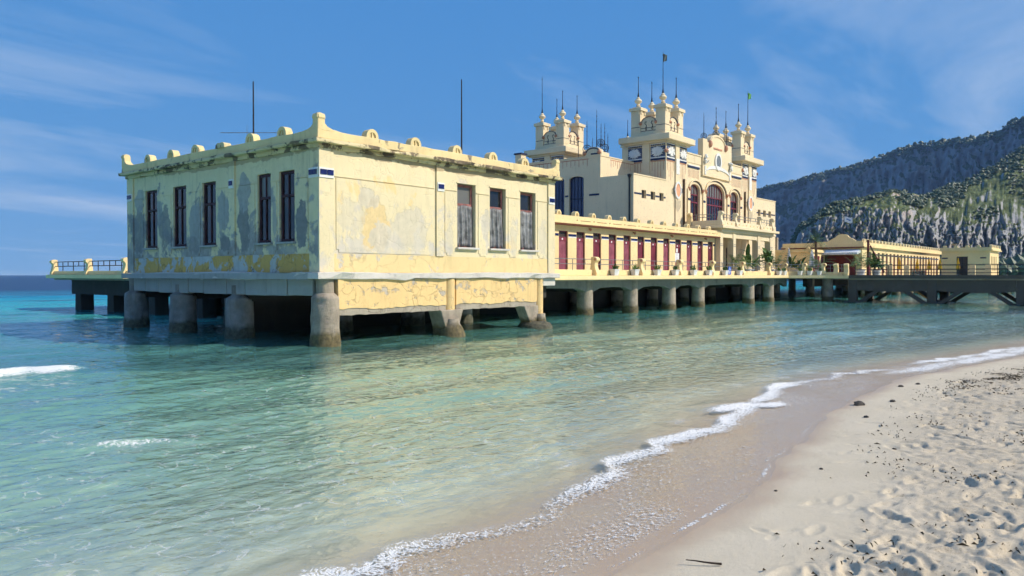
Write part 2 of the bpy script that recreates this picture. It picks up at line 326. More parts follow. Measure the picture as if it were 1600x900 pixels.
def window(parent, ax, p, a0, a1, z0, z1, rise=0.0, cols=2, trans=(), fw=0.07, fmat='maroon_old', gmat='glass', gtop=None, name='window', depth=0.09):
    """wooden window set at depth p: frame, bars, one pane per light"""
    f = MB(); p0, p1 = p, p + depth
    zs = z1 - rise
    f.bx(ax, a0, a0 + fw, p0, p1, z0, zs); f.bx(ax, a1 - fw, a1, p0, p1, z0, zs)
    f.bx(ax, a0 + fw, a1 - fw, p0, p1, z0, z0 + fw)
    if rise: f.band(arch_pts(a0, a1, zs, rise), arch_pts(a0 + fw, a1 - fw, zs, rise - fw), ax, p0, p1)
    else: f.bx(ax, a0 + fw, a1 - fw, p0, p1, z1 - fw, z1)
    for tz in trans: f.bx(ax, a0 + fw, a1 - fw, p0 - 0.02, p1, tz, tz + fw)
    iw = a1 - a0 - 2 * fw
    bar = fw * 0.6
    for k in range(1, cols):
        c = a0 + fw + iw * k / cols
        f.bx(ax, c - bar / 2, c + bar / 2, p0 + 0.01, p1 - 0.01, z0 + fw, zs + (rise * 0.8 if rise else -fw))
    ob = f.build(name, fmat, parent)
    lv = [z0 + fw] + [x for tz in trans for x in (tz, tz + fw)] + [z1 - fw]
    for i in range(0, len(lv) - 1, 2):
        za, zb = lv[i], lv[i + 1]; top = (i == len(lv) - 2)
        for k in range(cols):
            c0 = a0 + fw + iw * k / cols; c1 = a0 + fw + iw * (k + 1) / cols
            g = MB()
            if rise and top:
                def zt(a):
                    q = (a - (a0 + a1) / 2) / ((a1 - a0) / 2 - fw * 0.5); return zs + (rise - fw * 0.5) * math.sqrt(max(0, 1 - q * q))
                xs = [c0 + (c1 - c0) * i / 5 for i in range(6)]
                g.prism([(c0, za), (c1, za)] + [(x, max(za + 0.05, zt(x))) for x in xs[::-1]], ax, p0 + 0.045, p0 + 0.055)
            else: g.bx(ax, c0, c1, p0 + 0.045, p0 + 0.055, za, zb)
            g.build('pane', (gtop if (top and gtop) else gmat), ob)
    return ob
def merlon(parent, ax, a, p0, p1, z, r, mat, h=0.0, detail=True):
    m = MB()
    o = [(a - r, z - 0.02)] + arc(a, z + h, r, r, 180, 0, 12) + [(a + r, z - 0.02)]
    if detail:
        i = [(a - r * .58, z - 0.02)] + arc(a, z + h, r * .58, r * .58, 180, 0, 12) + [(a + r * .58, z - 0.02)]
        m.band(o, i, ax, p0, p1); m.prism(i, ax, p0 + 0.05, p1 - 0.05)
        m.bx(ax, a - r * .09, a + r * .09, p0 + 0.012, p0 + 0.05, z - 0.02, z + h + r * .575)
    else: m.prism(o, ax, p0, p1)
    return m.build('merlon', mat, parent)

# ------------------------------------------------------------------ terrain, sea
def h01(ix, iy, s):
    h = (ix.astype(np.int64) * 374761393 + iy.astype(np.int64) * 668265263 + s * 974634777) & 0xffffffff
    h = ((h ^ (h >> 13)) * 1274126177) & 0xffffffff
    return ((h ^ (h >> 16)) & 0xffffff) / float(0xffffff)
def vn(x, y, s=0):
    xi = np.floor(x); yi = np.floor(y); fx = x - xi; fy = y - yi
    fx = fx * fx * fx * (fx * (fx * 6 - 15) + 10); fy = fy * fy * fy * (fy * (fy * 6 - 15) + 10)
    a = h01(xi, yi, s); b = h01(xi + 1, yi, s); c = h01(xi, yi + 1, s); d = h01(xi + 1, yi + 1, s)
    return (a + (b - a) * fx) * (1 - fy) + (c + (d - c) * fx) * fy
def fbm(x, y, o=4, s=0, g=0.5):
    t = 0; a = 1; n = 0
    for k in range(o):
        t = t + a * vn(x, y, s + k * 17); n += a; a *= g; x = x * 2.03 + 11.3; y = y * 2.03 + 5.1
    return t / n
def sstep(a, b, x):
    t = np.clip((x - a) / (b - a), 0, 1); return t * t * (3 - 2 * t)
SHU = np.array([-400, -60, -30, -14, -9.83, -7.96, -7.16, -4.49, -2.33, -0.22, 3.22, 6.0, 10.2, 20, 40, 70, 130, 400])
SHV = np.array([-60, -22, -18.2, -17.0, -16.68, -16.62, -16.55, -16.20, -15.92, -15.72, -15.72, -16.3, -17.2, -19, -23, -27, -30, -32])
def shore_d(u, v):
    """positive on land"""
    s = np.interp(u, SHU, SHV) + 0.10 * (vn(u * 0.9, u * 0 + 3.3, 5) - 0.5) + 0.12 * (vn(u * 2.3, u * 0 + 9.3, 6) - 0.5)
    return s - v
def sand_z(u, v, detail=True):
    d = shore_d(u, v)
    land = 0.075 * np.minimum(d, 3) + 0.06 * np.clip(d - 3, 0, 6) + 0.02 * np.clip(d - 9, 0, 30)
    q = -d
    sea = -(0.022 * np.minimum(q, 1.5) + 0.085 * np.clip(q - 1.5, 0, 4) + 0.035 * np.clip(q - 5.5, 0, 20) + 0.03 * np.clip(q - 25.5, 0, 35) + 0.06 * np.clip(q - 60.5, 0, 95))
    z = np.where(d > 0, land, sea)
    if detail:
        on = sstep(0.2, 1.2, d)
        z = z + on * 0.018 * (fbm(u * 0.8, v * 0.8, 3, 21) - 0.5) * 2
        churn = sstep(0.95, 1.65, d + 0.7 * (fbm(u * 0.6, v * 0.6, 3, 31) - 0.5)) 
        z = z + churn * 0.017 * (fbm(u * 3.3, v * 3.3, 4, 41, 0.65) - 0.5) * 2
        z = z + churn * 0.013 * (fbm(u * 13, v * 15, 2, 43, 0.6) - 0.5) * 2
        z = z + churn * 0.011 * (np.abs(vn(u * 6.7, v * 6.7, 47) - 0.5) * 2 - 0.5)
        under = sstep(1.0, 3.5, q)
        rp = fbm(u * 1.7, v * 2.6, 3, 51)
        z = z + under * 0.05 * (rp - 0.5) * 2
    return z
def polar_mesh(name, rad, ang, zf, attrs, mat):
    A, Rr = np.meshgrid(ang, rad)
    u = CAM[0] + Rr * np.cos(A); v = CAM[1] + Rr * np.sin(A)
    u = u.ravel(); v = v.ravel()
    cell = np.repeat(np.gradient(rad), len(ang))
    z, at = zf(u, v, cell)
    nr, na = len(rad), len(ang)
    i = (np.arange(nr - 1)[:, None] * na + np.arange(na - 1)[None, :]).ravel()
    quads = np.stack([i, i + na, i + na + 1, i + 1], 1)
    me = bpy.data.meshes.new(name)
    me.vertices.add(len(u)); me.loops.add(quads.size); me.polygons.add(len(quads))
    me.vertices.foreach_set('co', np.stack([u, v, z], 1).astype(np.float32).ravel())
    me.loops.foreach_set('vertex_index', quads.astype(np.int32).ravel())
    me.polygons.foreach_set('loop_start', np.arange(0, quads.size, 4, dtype=np.int32))
    me.polygons.foreach_set('loop_total', np.full(len(quads), 4, dtype=np.int32))
    me.update(calc_edges=True); me.validate()
    me.polygons.foreach_set('use_smooth', [True] * len(quads))
    for k in attrs:
        a = me.attributes.new(k, 'FLOAT', 'POINT'); a.data.foreach_set('value', at[k].astype(np.float32))
    me.materials.append(mat)
    o = bpy.data.objects.new(name, me); COL.objects.link(o); return structure(o)
def angles(lo, hi, step): return np.arange(lo, hi, step)
D2 = math.pi / 180
fx_ = [(random.uniform(-8, 14), random.random()) for _ in range(1100)]
def ground_z(u, v, cell):
    z = sand_z(u, v); d = shore_d(u, v)
    near = np.where((d > 0.15) & (np.hypot(u - CAM[0], v - CAM[1]) < 32))[0]
    un, vv = u[near], v[near]; zn = z[near].copy()
    rr = np.random.default_rng(3)
    order = np.argsort(un); us = un[order]
    for k in range(3000):
        fu = rr.uniform(-14, 18); sh = np.interp(fu, SHU, SHV); dd = 0.45 + 5.0 * rr.random()
        if dd < 1.2 and rr.random() < 0.72: continue
        fv = sh - dd; a = rr.normal(0.1, 0.9); sz = rr.uniform(0.8, 1.35) * (0.75 if rr.random() < .4 else 1)
        lo, hi = np.searchsorted(us, [fu - 0.32, fu + 0.32]); idx = order[lo:hi]
        if not len(idx): continue
        x = (un[idx] - fu); y = (vv[idx] - fv)
        px = (x * math.cos(a) + y * math.sin(a)) / (0.125 * sz); py = (-x * math.sin(a) + y * math.cos(a)) / (0.047 * sz)
        q = px * px + py * py
        dep = 0.016 * sz * (0.5 + rr.random()) * (0.5 if dd < 1.2 else 1.1)
        zn[idx] += -dep * np.exp(-q ** 2 * 0.7) + 0.45 * dep * np.exp(-((np.sqrt(q) - 1.45) / 0.33) ** 2)
    z[near] = zn
    return z, {'shore': d}
def flat2d(t):
    for n in t.nodes:
        if n.bl_idname == 'ShaderNodeTexNoise': n.noise_dimensions = '2D'
        if n.bl_idname == 'ShaderNodeTexVoronoi': n.voronoi_dimensions = '2D'
def sand_material():
    m, t, b = newmat('beach sand'); p = posn(t)
    at = N(t, 'ShaderNodeAttribute', attribute_name='shore'); d = at.outputs['Fac']
    wob = math_(t, 'ADD', d, math_(t, 'MULTIPLY', math_(t, 'SUBTRACT', noise(t, p, 1.1, 5), 0.5), 0.55))
    c = mixc(t, ramp(t, noise(t, p, 1.3, 6), 0.3, 0.7), (0.64, 0.54, 0.38), (0.74, 0.63, 0.46))
    c = mixc(t, ramp(t, noise(t, p, 160, 3, 0.7), 0.35, 0.75), c, (0.52, 0.43, 0.31))
    c = mixc(t, math_(t, 'MULTIPLY', ramp(t, noise(t, p, 38, 4, 0.7), 0.58, 0.74), 0.35), c, (0.30, 0.23, 0.16))
    # broken seagrass litter in the trodden zone
    lit = math_(t, 'MULTIPLY', ramp(t, noise(t, posn(t, (1, 1.8, 1)), 2.6, 8, 0.75), 0.58, 0.70), ramp(t, math_(t, 'MULTIPLY', d, 0.25), 0.22, 0.42))
    c = mixc(t, math_(t, 'MULTIPLY', lit, 0.7), c, (0.24, 0.175, 0.115))
    c = mixc(t, math_(t, 'MULTIPLY', ramp(t, math_(t, 'MULTIPLY', d, 0.25), 0.24, 0.42), 0.38), c, (0.42, 0.335, 0.235))
    c = mixc(t, math_(t, 'MULTIPLY', ramp(t, noise(t, p, 24, 5, 0.8), 0.60, 0.68), math_(t, 'MULTIPLY', ramp(t, math_(t, 'MULTIPLY', d, 0.25), 0.24, 0.40), 0.75)), c, (0.11, 0.08, 0.055))
    wet = ramp(t, math_(t, 'ADD', math_(t, 'MULTIPLY', wob, 0.5), 0.5), 0.52, 0.70, (1, 1, 1, 1), (0, 0, 0, 1))
    sw = ramp(t, math_(t, 'ADD', math_(t, 'MULTIPLY', d, 0.1), 0.5), 0.22, 0.36)
    wetc = mixc(t, sw, (0.70, 0.66, 0.51), (0.50, 0.355, 0.23))
    wetc = mixc(t, math_(t, 'MULTIPLY', ramp(t, noise(t, posn(t, (0.6, 1, 1)), 1.6, 6), 0.35, 0.7, (1, 1, 1, 1), (0, 0, 0, 1)), 0.35), wetc, (0.50, 0.41, 0.29))
    c = mixc(t, wet, c, wetc)
    # darker weed lying on the sea floor here and there
    wd = math_(t, 'MULTIPLY', ramp(t, noise(t, posn(t, (0.35, 0.7, 1)), 0.9, 6, 0.6), 0.60, 0.70), ramp(t, math_(t, 'MULTIPLY', d, -0.05), 0.1, 0.3))
    c = mixc(t, math_(t, 'MULTIPLY', wd, 0.3), c, (0.16, 0.18, 0.12))
    L(t, c, b.inputs['Base Color'])
    L(t, math_(t, 'SUBTRACT', 0.92, math_(t, 'MULTIPLY', wet, 0.52)), b.inputs['Roughness'])
    b.inputs['Specular IOR Level'].default_value = 0.35
    hh = math_(t, 'ADD', noise(t, p, 14, 6, 0.7), math_(t, 'MULTIPLY', noise(t, p, 90, 3), 0.3))
    bm_ = bump(t, b, hh, 0.5, 0.012)
    L(t, math_(t, 'SUBTRACT', 0.55, math_(t, 'MULTIPLY', wet, 0.45)), bm_.inputs['Strength'])
    flat2d(t); return m
rad_g = np.concatenate([[0.01, 0.6, 1.2, 1.8, 2.4], np.exp(np.arange(math.log(3.0), math.log(60), 0.0036)), np.exp(np.linspace(math.log(61), math.log(2600), 50))])
ya = YAW * D2
ang_g = ya + np.concatenate([angles(-180, -42, 4), angles(-42, 8, 0.15), angles(8, 48, 0.5), angles(48, 180.1, 4)]) * D2
ang_g[-1] = ang_g[0] + 2 * math.pi
polar_mesh('beach_and_seabed', rad_g, ang_g, ground_z, ['shore'], sand_material())

# the sea: long swells, chop, two small breakers and the shore break
wav = []
for k in range(46):
    lam = 0.32 * (15 ** (k / 45.0)) * random.uniform(0.9, 1.1)
    th = R(-90 + random.gauss(0, 34 if lam < 1.5 else 16))
    wav.append((2 * math.pi / lam * math.cos(th), 2 * math.pi / lam * math.sin(th), 0.0038 * lam ** 0.85, random.uniform(0, 6.28), lam))
BRK = [((-10.6, -0.2), (-7.0, -0.75), 0.16, 0.42, 1.0), ((-10.4, -9.1), (-9.2, -9.7), 0.05, 0.22, 0.62), ((-3.2, -14.45), (-1.2, -14.85), 0.11, 0.30, 1.0),
       ((-13.5, 0.5), (-10.6, -0.2), 0.14, 0.4, 0.75)]
def sea_z(u, v, cell):
    d = shore_d(u, v); q = -d
    amp = 0.10 + 0.90 * sstep(1.2, 7.0, q)
    wu = u + 0.5 * (fbm(u * 0.3, v * 0.3, 2, 61) - .5); wv = v + 0.9 * (fbm(u * 0.35, v * 0.35, 2, 63) - .5)
    z = np.zeros_like(u)
    for kx, ky, a, ph, lam in wav:
        fade = np.clip(lam / (cell * 3.2) - 0.6, 0, 1)
        s = np.sin(kx * wu + ky * wv + ph)
        if lam < 2.0: s = 1 - 2 * np.sqrt(np.abs(s) * 0.96 + 0.04 * 1)   # peaked chop
        z += a * s * fade * amp
    z *= (1 - 0.5 * sstep(60, 300, q))
    foam = np.zeros_like(u)
    # shore break: a low bore with foam
    line = 1.45 + 0.35 * (vn(u * 0.45, u * 0 + 1.7, 71) - 0.5) * 2 + 0.14 * (vn(u * 2.3, u * 0 + 4.2, 73) - 0.5) * 2
    line = line - 0.45 * sstep(2, 5, u)
    crest = q - line
    k = 0.36 + 0.80 * vn(u * 0.55 + 3, u * 0 + 8.8, 75) ** 1.4 * (0.6 + 0.8 * vn(u * 1.9, u * 0 + 2.2, 76))
    z += 0.060 * k * np.exp(-(crest / np.where(crest > 0, 0.42, 0.10)) ** 2)
    foam = np.maximum(foam, k * 0.95 * np.exp(-((crest + 0.10) / np.where(crest > -0.10, 0.14, 0.26)) ** 2))
    # second line of bubbles and the lace left behind
    lace = sstep(0.02, 0.25, q) * (1 - sstep(line - 0.3, line + 0.1, q))
    foam = np.maximum(foam, 0.40 * lace * (0.25 + 0.9 * fbm(u * 0.9, v * 1.6, 3, 77)))
    foam = np.maximum(foam, 0.75 * np.exp(-((q - 0.04) / 0.035) ** 2) * (0.1 + 0.8 * vn(u * 1.9, u * 0, 78)))
    wide = sstep(1.5, 6, u) * (1 - sstep(14, 22, u))
    foam = np.maximum(foam, wide * 0.9 * np.exp(-((q - 0.45) / 0.40) ** 2) * (0.5 + 0.7 * fbm(u * 1.2, v * 2.2, 3, 79)))
    foam = np.maximum(foam, 0.40 * np.exp(-((q - line - 0.55) / 0.30) ** 2) * sstep(0.5, 0.75, fbm(u * 1.1, v * 2.0, 3, 81)))
    net_zone = sstep(0.30, 0.62, fbm(u * 0.35, v * 0.5, 3, 87)) * sstep(1.8, 3.0, q) * (1 - sstep(8, 16, q))  # shallows where the painted caustic net shows
    caustic_net = net_zone
    for (au, av), (bu, bv), hgt, wd, fo in BRK:
        ex, ey = bu - au, bv - av; ln = math.hypot(ex, ey); ex /= ln; ey /= ln
        s = (u - au) * ex + (v - av) * ey; n_ = (u - au) * -ey + (v - av) * ex
        n_ = n_ + 0.16 * (vn(s * 1.4, s * 0, 83) - 0.5) * 2
        end = sstep(-0.4, 0.4, s) * (1 - sstep(ln - 0.7, ln + 0.2, s))
        z += hgt * end * np.exp(-(n_ / np.where(n_ > 0, wd * 1.5, wd * 0.5)) ** 2)
        foam = np.maximum(foam, fo * end * np.exp(-((n_ + wd * 0.3) / np.where(n_ + wd * .3 > 0, wd * 0.42, wd * 0.65)) ** 2) * (0.7 + 0.5 * vn(s * 3, n_ * 3, 85)))
    sz = sand_z(u, v, False)
    dep = np.maximum(0, -sz)
    z = z * np.clip(dep / 0.10 + 0.12, 0, 1) + 0.004
    return z, {'depth': dep, 'foam': foam, 'caustic_net': caustic_net}
def sea_material():
    m = bpy.data.materials.new('clear shallow sea'); m.use_nodes = True; t = m.node_tree; t.nodes.clear()
    out = N(t, 'ShaderNodeOutputMaterial'); p = posn(t)
    dep = N(t, 'ShaderNodeAttribute', attribute_name='depth').outputs['Fac']; fo = N(t, 'ShaderNodeAttribute', attribute_name='foam').outputs['Fac']
    # fine ripples
    h = math_(t, 'ADD', noise(t, posn(t, (1, 1.5, 1)), 2.2, 3, 0.55, 0.6), math_(t, 'MULTIPLY', noise(t, posn(t, (1, 1.4, 1)), 7.0, 3, 0.55, 0.4), 0.30))
    vc_ = N(t, 'ShaderNodeTexVoronoi', feature='F1'); vc_.inputs['Scale'].default_value = 3.4
    va_ = N(t, 'ShaderNodeVectorMath', operation='ADD'); L(t, posn(t, (0.8, 1.35, 1)), va_.inputs[0]); nv_ = N(t, 'ShaderNodeTexNoise'); nv_.inputs['Scale'].default_value = 1.1; nv_.inputs['Detail'].default_value = 3; L(t, p, nv_.inputs['Vector']); L(t, nv_.outputs['Color'], va_.inputs[1]); L(t, va_.outputs[0], vc_.inputs['Vector'])
    h = math_(t, 'ADD', h, math_(t, 'MULTIPLY', vc_.outputs['Distance'], 0.55)); h = math_(t, 'ADD', h, math_(t, 'MULTIPLY', noise(t, posn(t, (1, 1.4, 1)), 19, 2, 0.5, 0.3), 0.10))
    b1 = N(t, 'ShaderNodeBump'); b1.inputs['Strength'].default_value = 0.55; b1.inputs['Distance'].default_value = 0.055; L(t, h, b1.inputs['Height'])
    L(t, ramp(t, dep, 0.015, 0.25, (0.08,) * 3 + (1,), (0.54,) * 3 + (1,)), b1.inputs['Strength'])
    lw = N(t, 'ShaderNodeLayerWeight'); lw.inputs['Blend'].default_value = 0.5; L(t, b1.outputs[0], lw.inputs['Normal'])
    frs = math_(t, 'MULTIPLY', math_(t, 'ADD', 0.02, math_(t, 'MULTIPLY', math_(t, 'POWER', lw.outputs['Facing'], 4.1), 0.98)), math_(t, 'MULTIPLY', ramp(t, dep, 0.02, 0.14, (0.28,) * 3 + (1,), (1, 1, 1, 1)), ramp(t, math_(t, 'MULTIPLY', dep, 0.2), 0.24, 0.6, (1, 1, 1, 1), (0.40,) * 3 + (1,))))
    gl = N(t, 'ShaderNodeBsdfGlossy'); L(t, b1.outputs[0], gl.inputs['Normal'])
    L(t, ramp(t, math_(t, 'MULTIPLY', dep, 0.2), 0.25, 0.8, (0.03,) * 3 + (1,), (0.30,) * 3 + (1,)), gl.inputs['Roughness'])
    r = N(t, 'ShaderNodeValToRGB'); e = r.color_ramp.elements       # upwelling light, by depth (0..6 m)
    e[0].position = 0.0; e[0].color = (0.33, 0.48, 0.38, 1); e[1].position = 1.0; e[1].color = (0.004, 0.035, 0.11, 1)
    for ps, c in ((0.10, (0.20, 0.47, 0.39)), (0.22, (0.08, 0.48, 0.46)), (0.34, (0.020, 0.42, 0.46)), (0.55, (0.010, 0.26, 0.40))):
        x = e.new(ps); x.color = (*c, 1)
    L(t, math_(t, 'MULTIPLY', dep, 1 / 6.0), r.inputs[0])
    pat = ramp(t, noise(t, posn(t, (0.10, 0.28, 1)), 0.8, 5, 0.6), 0.53, 0.66)
    patd = math_(t, 'MULTIPLY', pat, ramp(t, math_(t, 'MULTIPLY', dep, 0.2), 0.22, 0.34))
    body = mixc(t, math_(t, 'MULTIPLY', patd, 0.75), r.outputs[0], (0.006, 0.045, 0.10))
    df = N(t, 'ShaderNodeBsdfDiffuse'); L(t, body, df.inputs['Color']); 
    tr = N(t, 'ShaderNodeBsdfTransparent'); L(t, mixc(t, ramp(t, dep, 0.0, 0.6), (0.99, 0.99, 0.98), (0.70, 0.95, 0.85)), tr.inputs['Color'])
    turb = ramp(t, math_(t, 'MULTIPLY', dep, 0.4), 0.0, 0.75, (0.0,) * 3 + (1,), (0.97,) * 3 + (1,))
    m1 = N(t, 'ShaderNodeMixShader'); L(t, turb, m1.inputs[0]); L(t, tr.outputs[0], m1.inputs[1]); L(t, df.outputs[0], m1.inputs[2])
    m2 = N(t, 'ShaderNodeMixShader'); L(t, frs, m2.inputs[0]); L(t, m1.outputs[0], m2.inputs[1]); L(t, gl.outputs[0], m2.inputs[2])
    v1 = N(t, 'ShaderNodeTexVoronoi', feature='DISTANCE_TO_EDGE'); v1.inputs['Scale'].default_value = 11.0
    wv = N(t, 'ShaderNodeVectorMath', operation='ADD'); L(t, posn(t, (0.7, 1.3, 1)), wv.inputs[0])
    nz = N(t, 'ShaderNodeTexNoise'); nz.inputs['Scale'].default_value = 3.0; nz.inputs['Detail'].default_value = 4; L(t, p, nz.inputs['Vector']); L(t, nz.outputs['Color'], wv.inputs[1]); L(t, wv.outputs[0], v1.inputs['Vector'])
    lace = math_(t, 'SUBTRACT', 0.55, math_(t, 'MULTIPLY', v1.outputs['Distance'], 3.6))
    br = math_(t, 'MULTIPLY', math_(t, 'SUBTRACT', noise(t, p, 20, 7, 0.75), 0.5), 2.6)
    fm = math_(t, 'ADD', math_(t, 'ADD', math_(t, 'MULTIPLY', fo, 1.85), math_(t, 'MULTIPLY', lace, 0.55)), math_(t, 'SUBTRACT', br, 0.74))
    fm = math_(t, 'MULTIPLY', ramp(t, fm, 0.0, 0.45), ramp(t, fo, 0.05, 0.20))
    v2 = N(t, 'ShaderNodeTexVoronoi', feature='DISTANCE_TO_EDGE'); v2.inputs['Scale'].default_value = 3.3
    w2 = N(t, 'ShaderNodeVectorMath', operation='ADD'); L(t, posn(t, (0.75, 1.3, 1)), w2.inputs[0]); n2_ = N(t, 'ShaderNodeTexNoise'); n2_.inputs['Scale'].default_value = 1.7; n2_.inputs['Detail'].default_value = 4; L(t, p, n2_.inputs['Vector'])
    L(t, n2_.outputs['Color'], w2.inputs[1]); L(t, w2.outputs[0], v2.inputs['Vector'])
    sd_ = N(t, 'ShaderNodeAttribute', attribute_name='caustic_net').outputs['Fac']     # white net painted on the water to imitate sunlight caustics
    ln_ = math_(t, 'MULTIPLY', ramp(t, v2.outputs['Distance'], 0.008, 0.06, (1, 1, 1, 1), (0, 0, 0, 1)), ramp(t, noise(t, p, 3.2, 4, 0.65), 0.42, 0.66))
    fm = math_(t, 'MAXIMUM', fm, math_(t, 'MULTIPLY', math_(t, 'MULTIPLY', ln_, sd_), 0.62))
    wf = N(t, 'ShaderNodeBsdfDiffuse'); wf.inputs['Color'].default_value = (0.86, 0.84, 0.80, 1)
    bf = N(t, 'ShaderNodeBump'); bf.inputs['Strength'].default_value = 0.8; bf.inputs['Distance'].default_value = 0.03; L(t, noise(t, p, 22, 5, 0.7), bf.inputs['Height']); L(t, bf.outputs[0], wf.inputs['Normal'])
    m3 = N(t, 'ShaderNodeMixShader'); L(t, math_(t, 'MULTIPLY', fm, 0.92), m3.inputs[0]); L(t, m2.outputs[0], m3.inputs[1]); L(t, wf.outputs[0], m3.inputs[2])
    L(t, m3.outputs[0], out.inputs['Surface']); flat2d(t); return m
rad_s = np.concatenate([[0.01, 1.5, 2.5], np.exp(np.arange(math.log(3.2), math.log(90), 0.0048)), np.exp(np.linspace(math.log(91), math.log(2600), 260))])
ang_s = ya + np.concatenate([angles(-180, -42, 4), angles(-42, 46, 0.2), angles(46, 180.1, 4)]) * D2
ang_s[-1] = ang_s[0] + 2 * math.pi
polar_mesh('sea', rad_s, ang_s, sea_z, ['depth', 'foam', 'caustic_net'], sea_material())

# ------------------------------------------------------------------ the front pavilion on its piers
UE, VE = 12.2, 12.86
pav = thing('pier_pavilion', (6.1, 6.5, 0), 'weathered flat-roofed yellow pavilion with peeling walls standing on round piers in front', 'pavilion')
RW = [(6.18, 7.20), (8.02, 9.00), (9.92, 10.95)]
LW = [(1.30, 2.14), (2.62, 3.40), (6.05, 6.98), (8.15, 9.15), (10.42, 11.40)]
ZL = 2.26
wall_open(MB(), 'x', 0.0, 0.32, 0.0, UE, 2.86, 6.14, [(a, b, 3.22, 5.60) for a, b in RW]).build('wall', 'wall_sun', pav)
wall_open(MB(), 'y', 0.0, 0.32, 0.32, VE, 2.86, 6.14, [(a, b, 3.26, 5.56) for a, b in LW]).build('wall', 'wall_shade', pav)
MB().box(0.32, UE - .32, VE - 0.32, VE, ZL, 6.14).build('wall', 'wall_sun', pav)
MB().box(UE - 0.32, UE, 0.32, VE, ZL, 6.14).build('wall', 'wall_sun', pav)
MB().box(-0.015, UE, -0.015, 0.32, ZL, 2.86).build('dado', 'dado_sun', pav)
MB().box(-0.015, 0.32, 0.32, VE, ZL, 2.86).build('dado', 'dado_shade', pav)
MB().box(0.33, UE - 0.33, 0.33, VE - 0.33, ZL, ZL + 0.1).build('floor', 'black', pav)
MB().box(0.33, UE - 0.33, 5.2, 5.3, ZL + .1, 6.1).build('partition', 'black', pav)
# raised plaster fields between the windows, with notched feet
def field(ax, a0, a1, z0, z1, mat):
    k = 0.10
    pts = [(a0, z0 + k), (a0 + k, z0 + k), (a0 + k, z0), (a1 - k, z0), (a1 - k, z0 + k), (a1, z0 + k), (a1, z1), (a0, z1)]
    MB().prism(pts, ax, -0.022, 0.0).build('wall_field', mat, pav)
for a0, a1 in ((0.62, 4.95), (5.52, 6.02), (7.34, 7.88), (9.14, 9.78), (11.08, 11.72)): field('x', a0, a1, 2.90, 5.26, 'wall_sun')
for a0, a1 in ((0.58, 1.16), (2.26, 2.50), (3.54, 4.66), (5.14, 5.92), (7.12, 8.0), (9.3, 10.28), (11.55, 12.32)): field('y', a0, a1, 2.90, 5.24, 'wall_shade')
for a0, a1 in ((0.56, 4.99), (5.48, 6.16), (7.22, 8.0), (9.02, 9.90), (10.97, 11.76)):
    MB().box(a0, a1, -0.03, 0.0, 5.29, 5.32).build('string_course', 'wall_sun', pav)
for a0, a1 in ((0.53, 1.28), (2.16, 2.60), (3.42, 4.7), (5.12, 6.03), (7.0, 8.13), (9.17, 10.4), (11.42, 12.36)):
    MB().box(-0.03, 0.0, a0, a1, 5.27, 5.30).build('string_course', 'wall_shade', pav)
# pilasters and their blue tiles
def tilepair(ax, a0, a1, z, p):
    MB().bx(ax, a0 - .02, a1 + .02, p - 0.03, p, z - 0.09, z + 0.22).build('tile_band', 'white', pav)
    n = max(1, round((a1 - a0) / 0.26)); wd = (a1 - a0) / n
    for k in range(n): MB().bx(ax, a0 + k * wd + .012, a0 + (k + 1) * wd - .012, p - 0.05, p - 0.03, z, z + 0.16).build('tile', 'tile', pav)
MB().box(-0.06, 0.50, -0.06, 0.0, ZL, 6.14).build('pilaster', 'wall_sun', pav); MB().box(-0.06, 0.0, 0.0, 0.46, ZL, 6.14).build('pilaster', 'wall_shade', pav)
MB().box(5.05, 5.44, -0.06, 0.0, 2.86, 6.14).build('pilaster', 'wall_sun', pav); MB().box(11.78, UE + .04, -0.06, 0.0, ZL, 6.14).build('pilaster', 'wall_sun', pav)
MB().box(-0.06, 0.0, 4.74, 5.08, 2.86, 6.14).build('pilaster', 'wall_shade', pav); MB().box(-0.06, 0.0, 12.38, VE + .04, ZL, 6.14).build('pilaster', 'wall_shade', pav)
tilepair('x', -0.05, 0.47, 5.30, -0.06); tilepair('x', 5.10, 5.40, 5.30, -0.06); tilepair('x', 11.82, 12.18, 5.30, -0.06)
tilepair('y', 0.0, 0.42, 5.30, -0.06); tilepair('y', 4.80, 5.04, 5.30, -0.06); tilepair('y', 12.46, 12.82, 5.30, -0.06)
# cornice
def ragged(mb, seed, amp):
    """knocked and weathered edges: subdivide the box and push its points about"""
    return mb
def slab(name, o, z0, z1, mat, bev=0.025, step=0.45, amp=0.018):
    m = MB(); x0, x1, y0, y1 = -o, UE + o, -o, VE + o
    nx = int((x1 - x0) / step); ny = int((y1 - y0) / step)
    rim = [(x0 + (x1 - x0) * i / nx, y0, 0, -1) for i in range(nx)] + [(x1, y0 + (y1 - y0) * i / ny, 1, 0) for i in range(ny)] + \
          [(x1 - (x1 - x0) * i / nx, y1, 0, 1) for i in range(nx)] + [(x0, y1 - (y1 - y0) * i / ny, -1, 0) for i in range(ny)]
    n = len(rim); vs = []
    for z in (z0, z1):
        for x, y, ex, ey in rim:
            r = random.gauss(0, amp) - (random.random() < 0.08) * amp * 2.5
            vs.append((x + ex * r, y + ey * r, z + random.gauss(0, amp * 0.7)))
    fs = [(i, (i + 1) % n, n + (i + 1) % n, n + i) for i in range(n)] + [tuple(range(n))[::-1], tuple(range(n, 2 * n))]
    return m.add(vs, fs).build(name, mat, pav, bev=bev)
slab('cornice_cove', 0.10, 6.14, 6.27, 'cornice_dirty')
slab('cornice_slab', 0.31, 6.27, 6.38, 'cornice_dirty', amp=0.022)
slab('parapet', 0.21, 6.38, 6.66, 'cornice', amp=0.010)
for u_ in (1.96, 3.90, 5.99, 8.01, 10.01): merlon(pav, 'x', u_, -0.20, 0.06, 6.66, 0.25, 'cornice', 0.04)
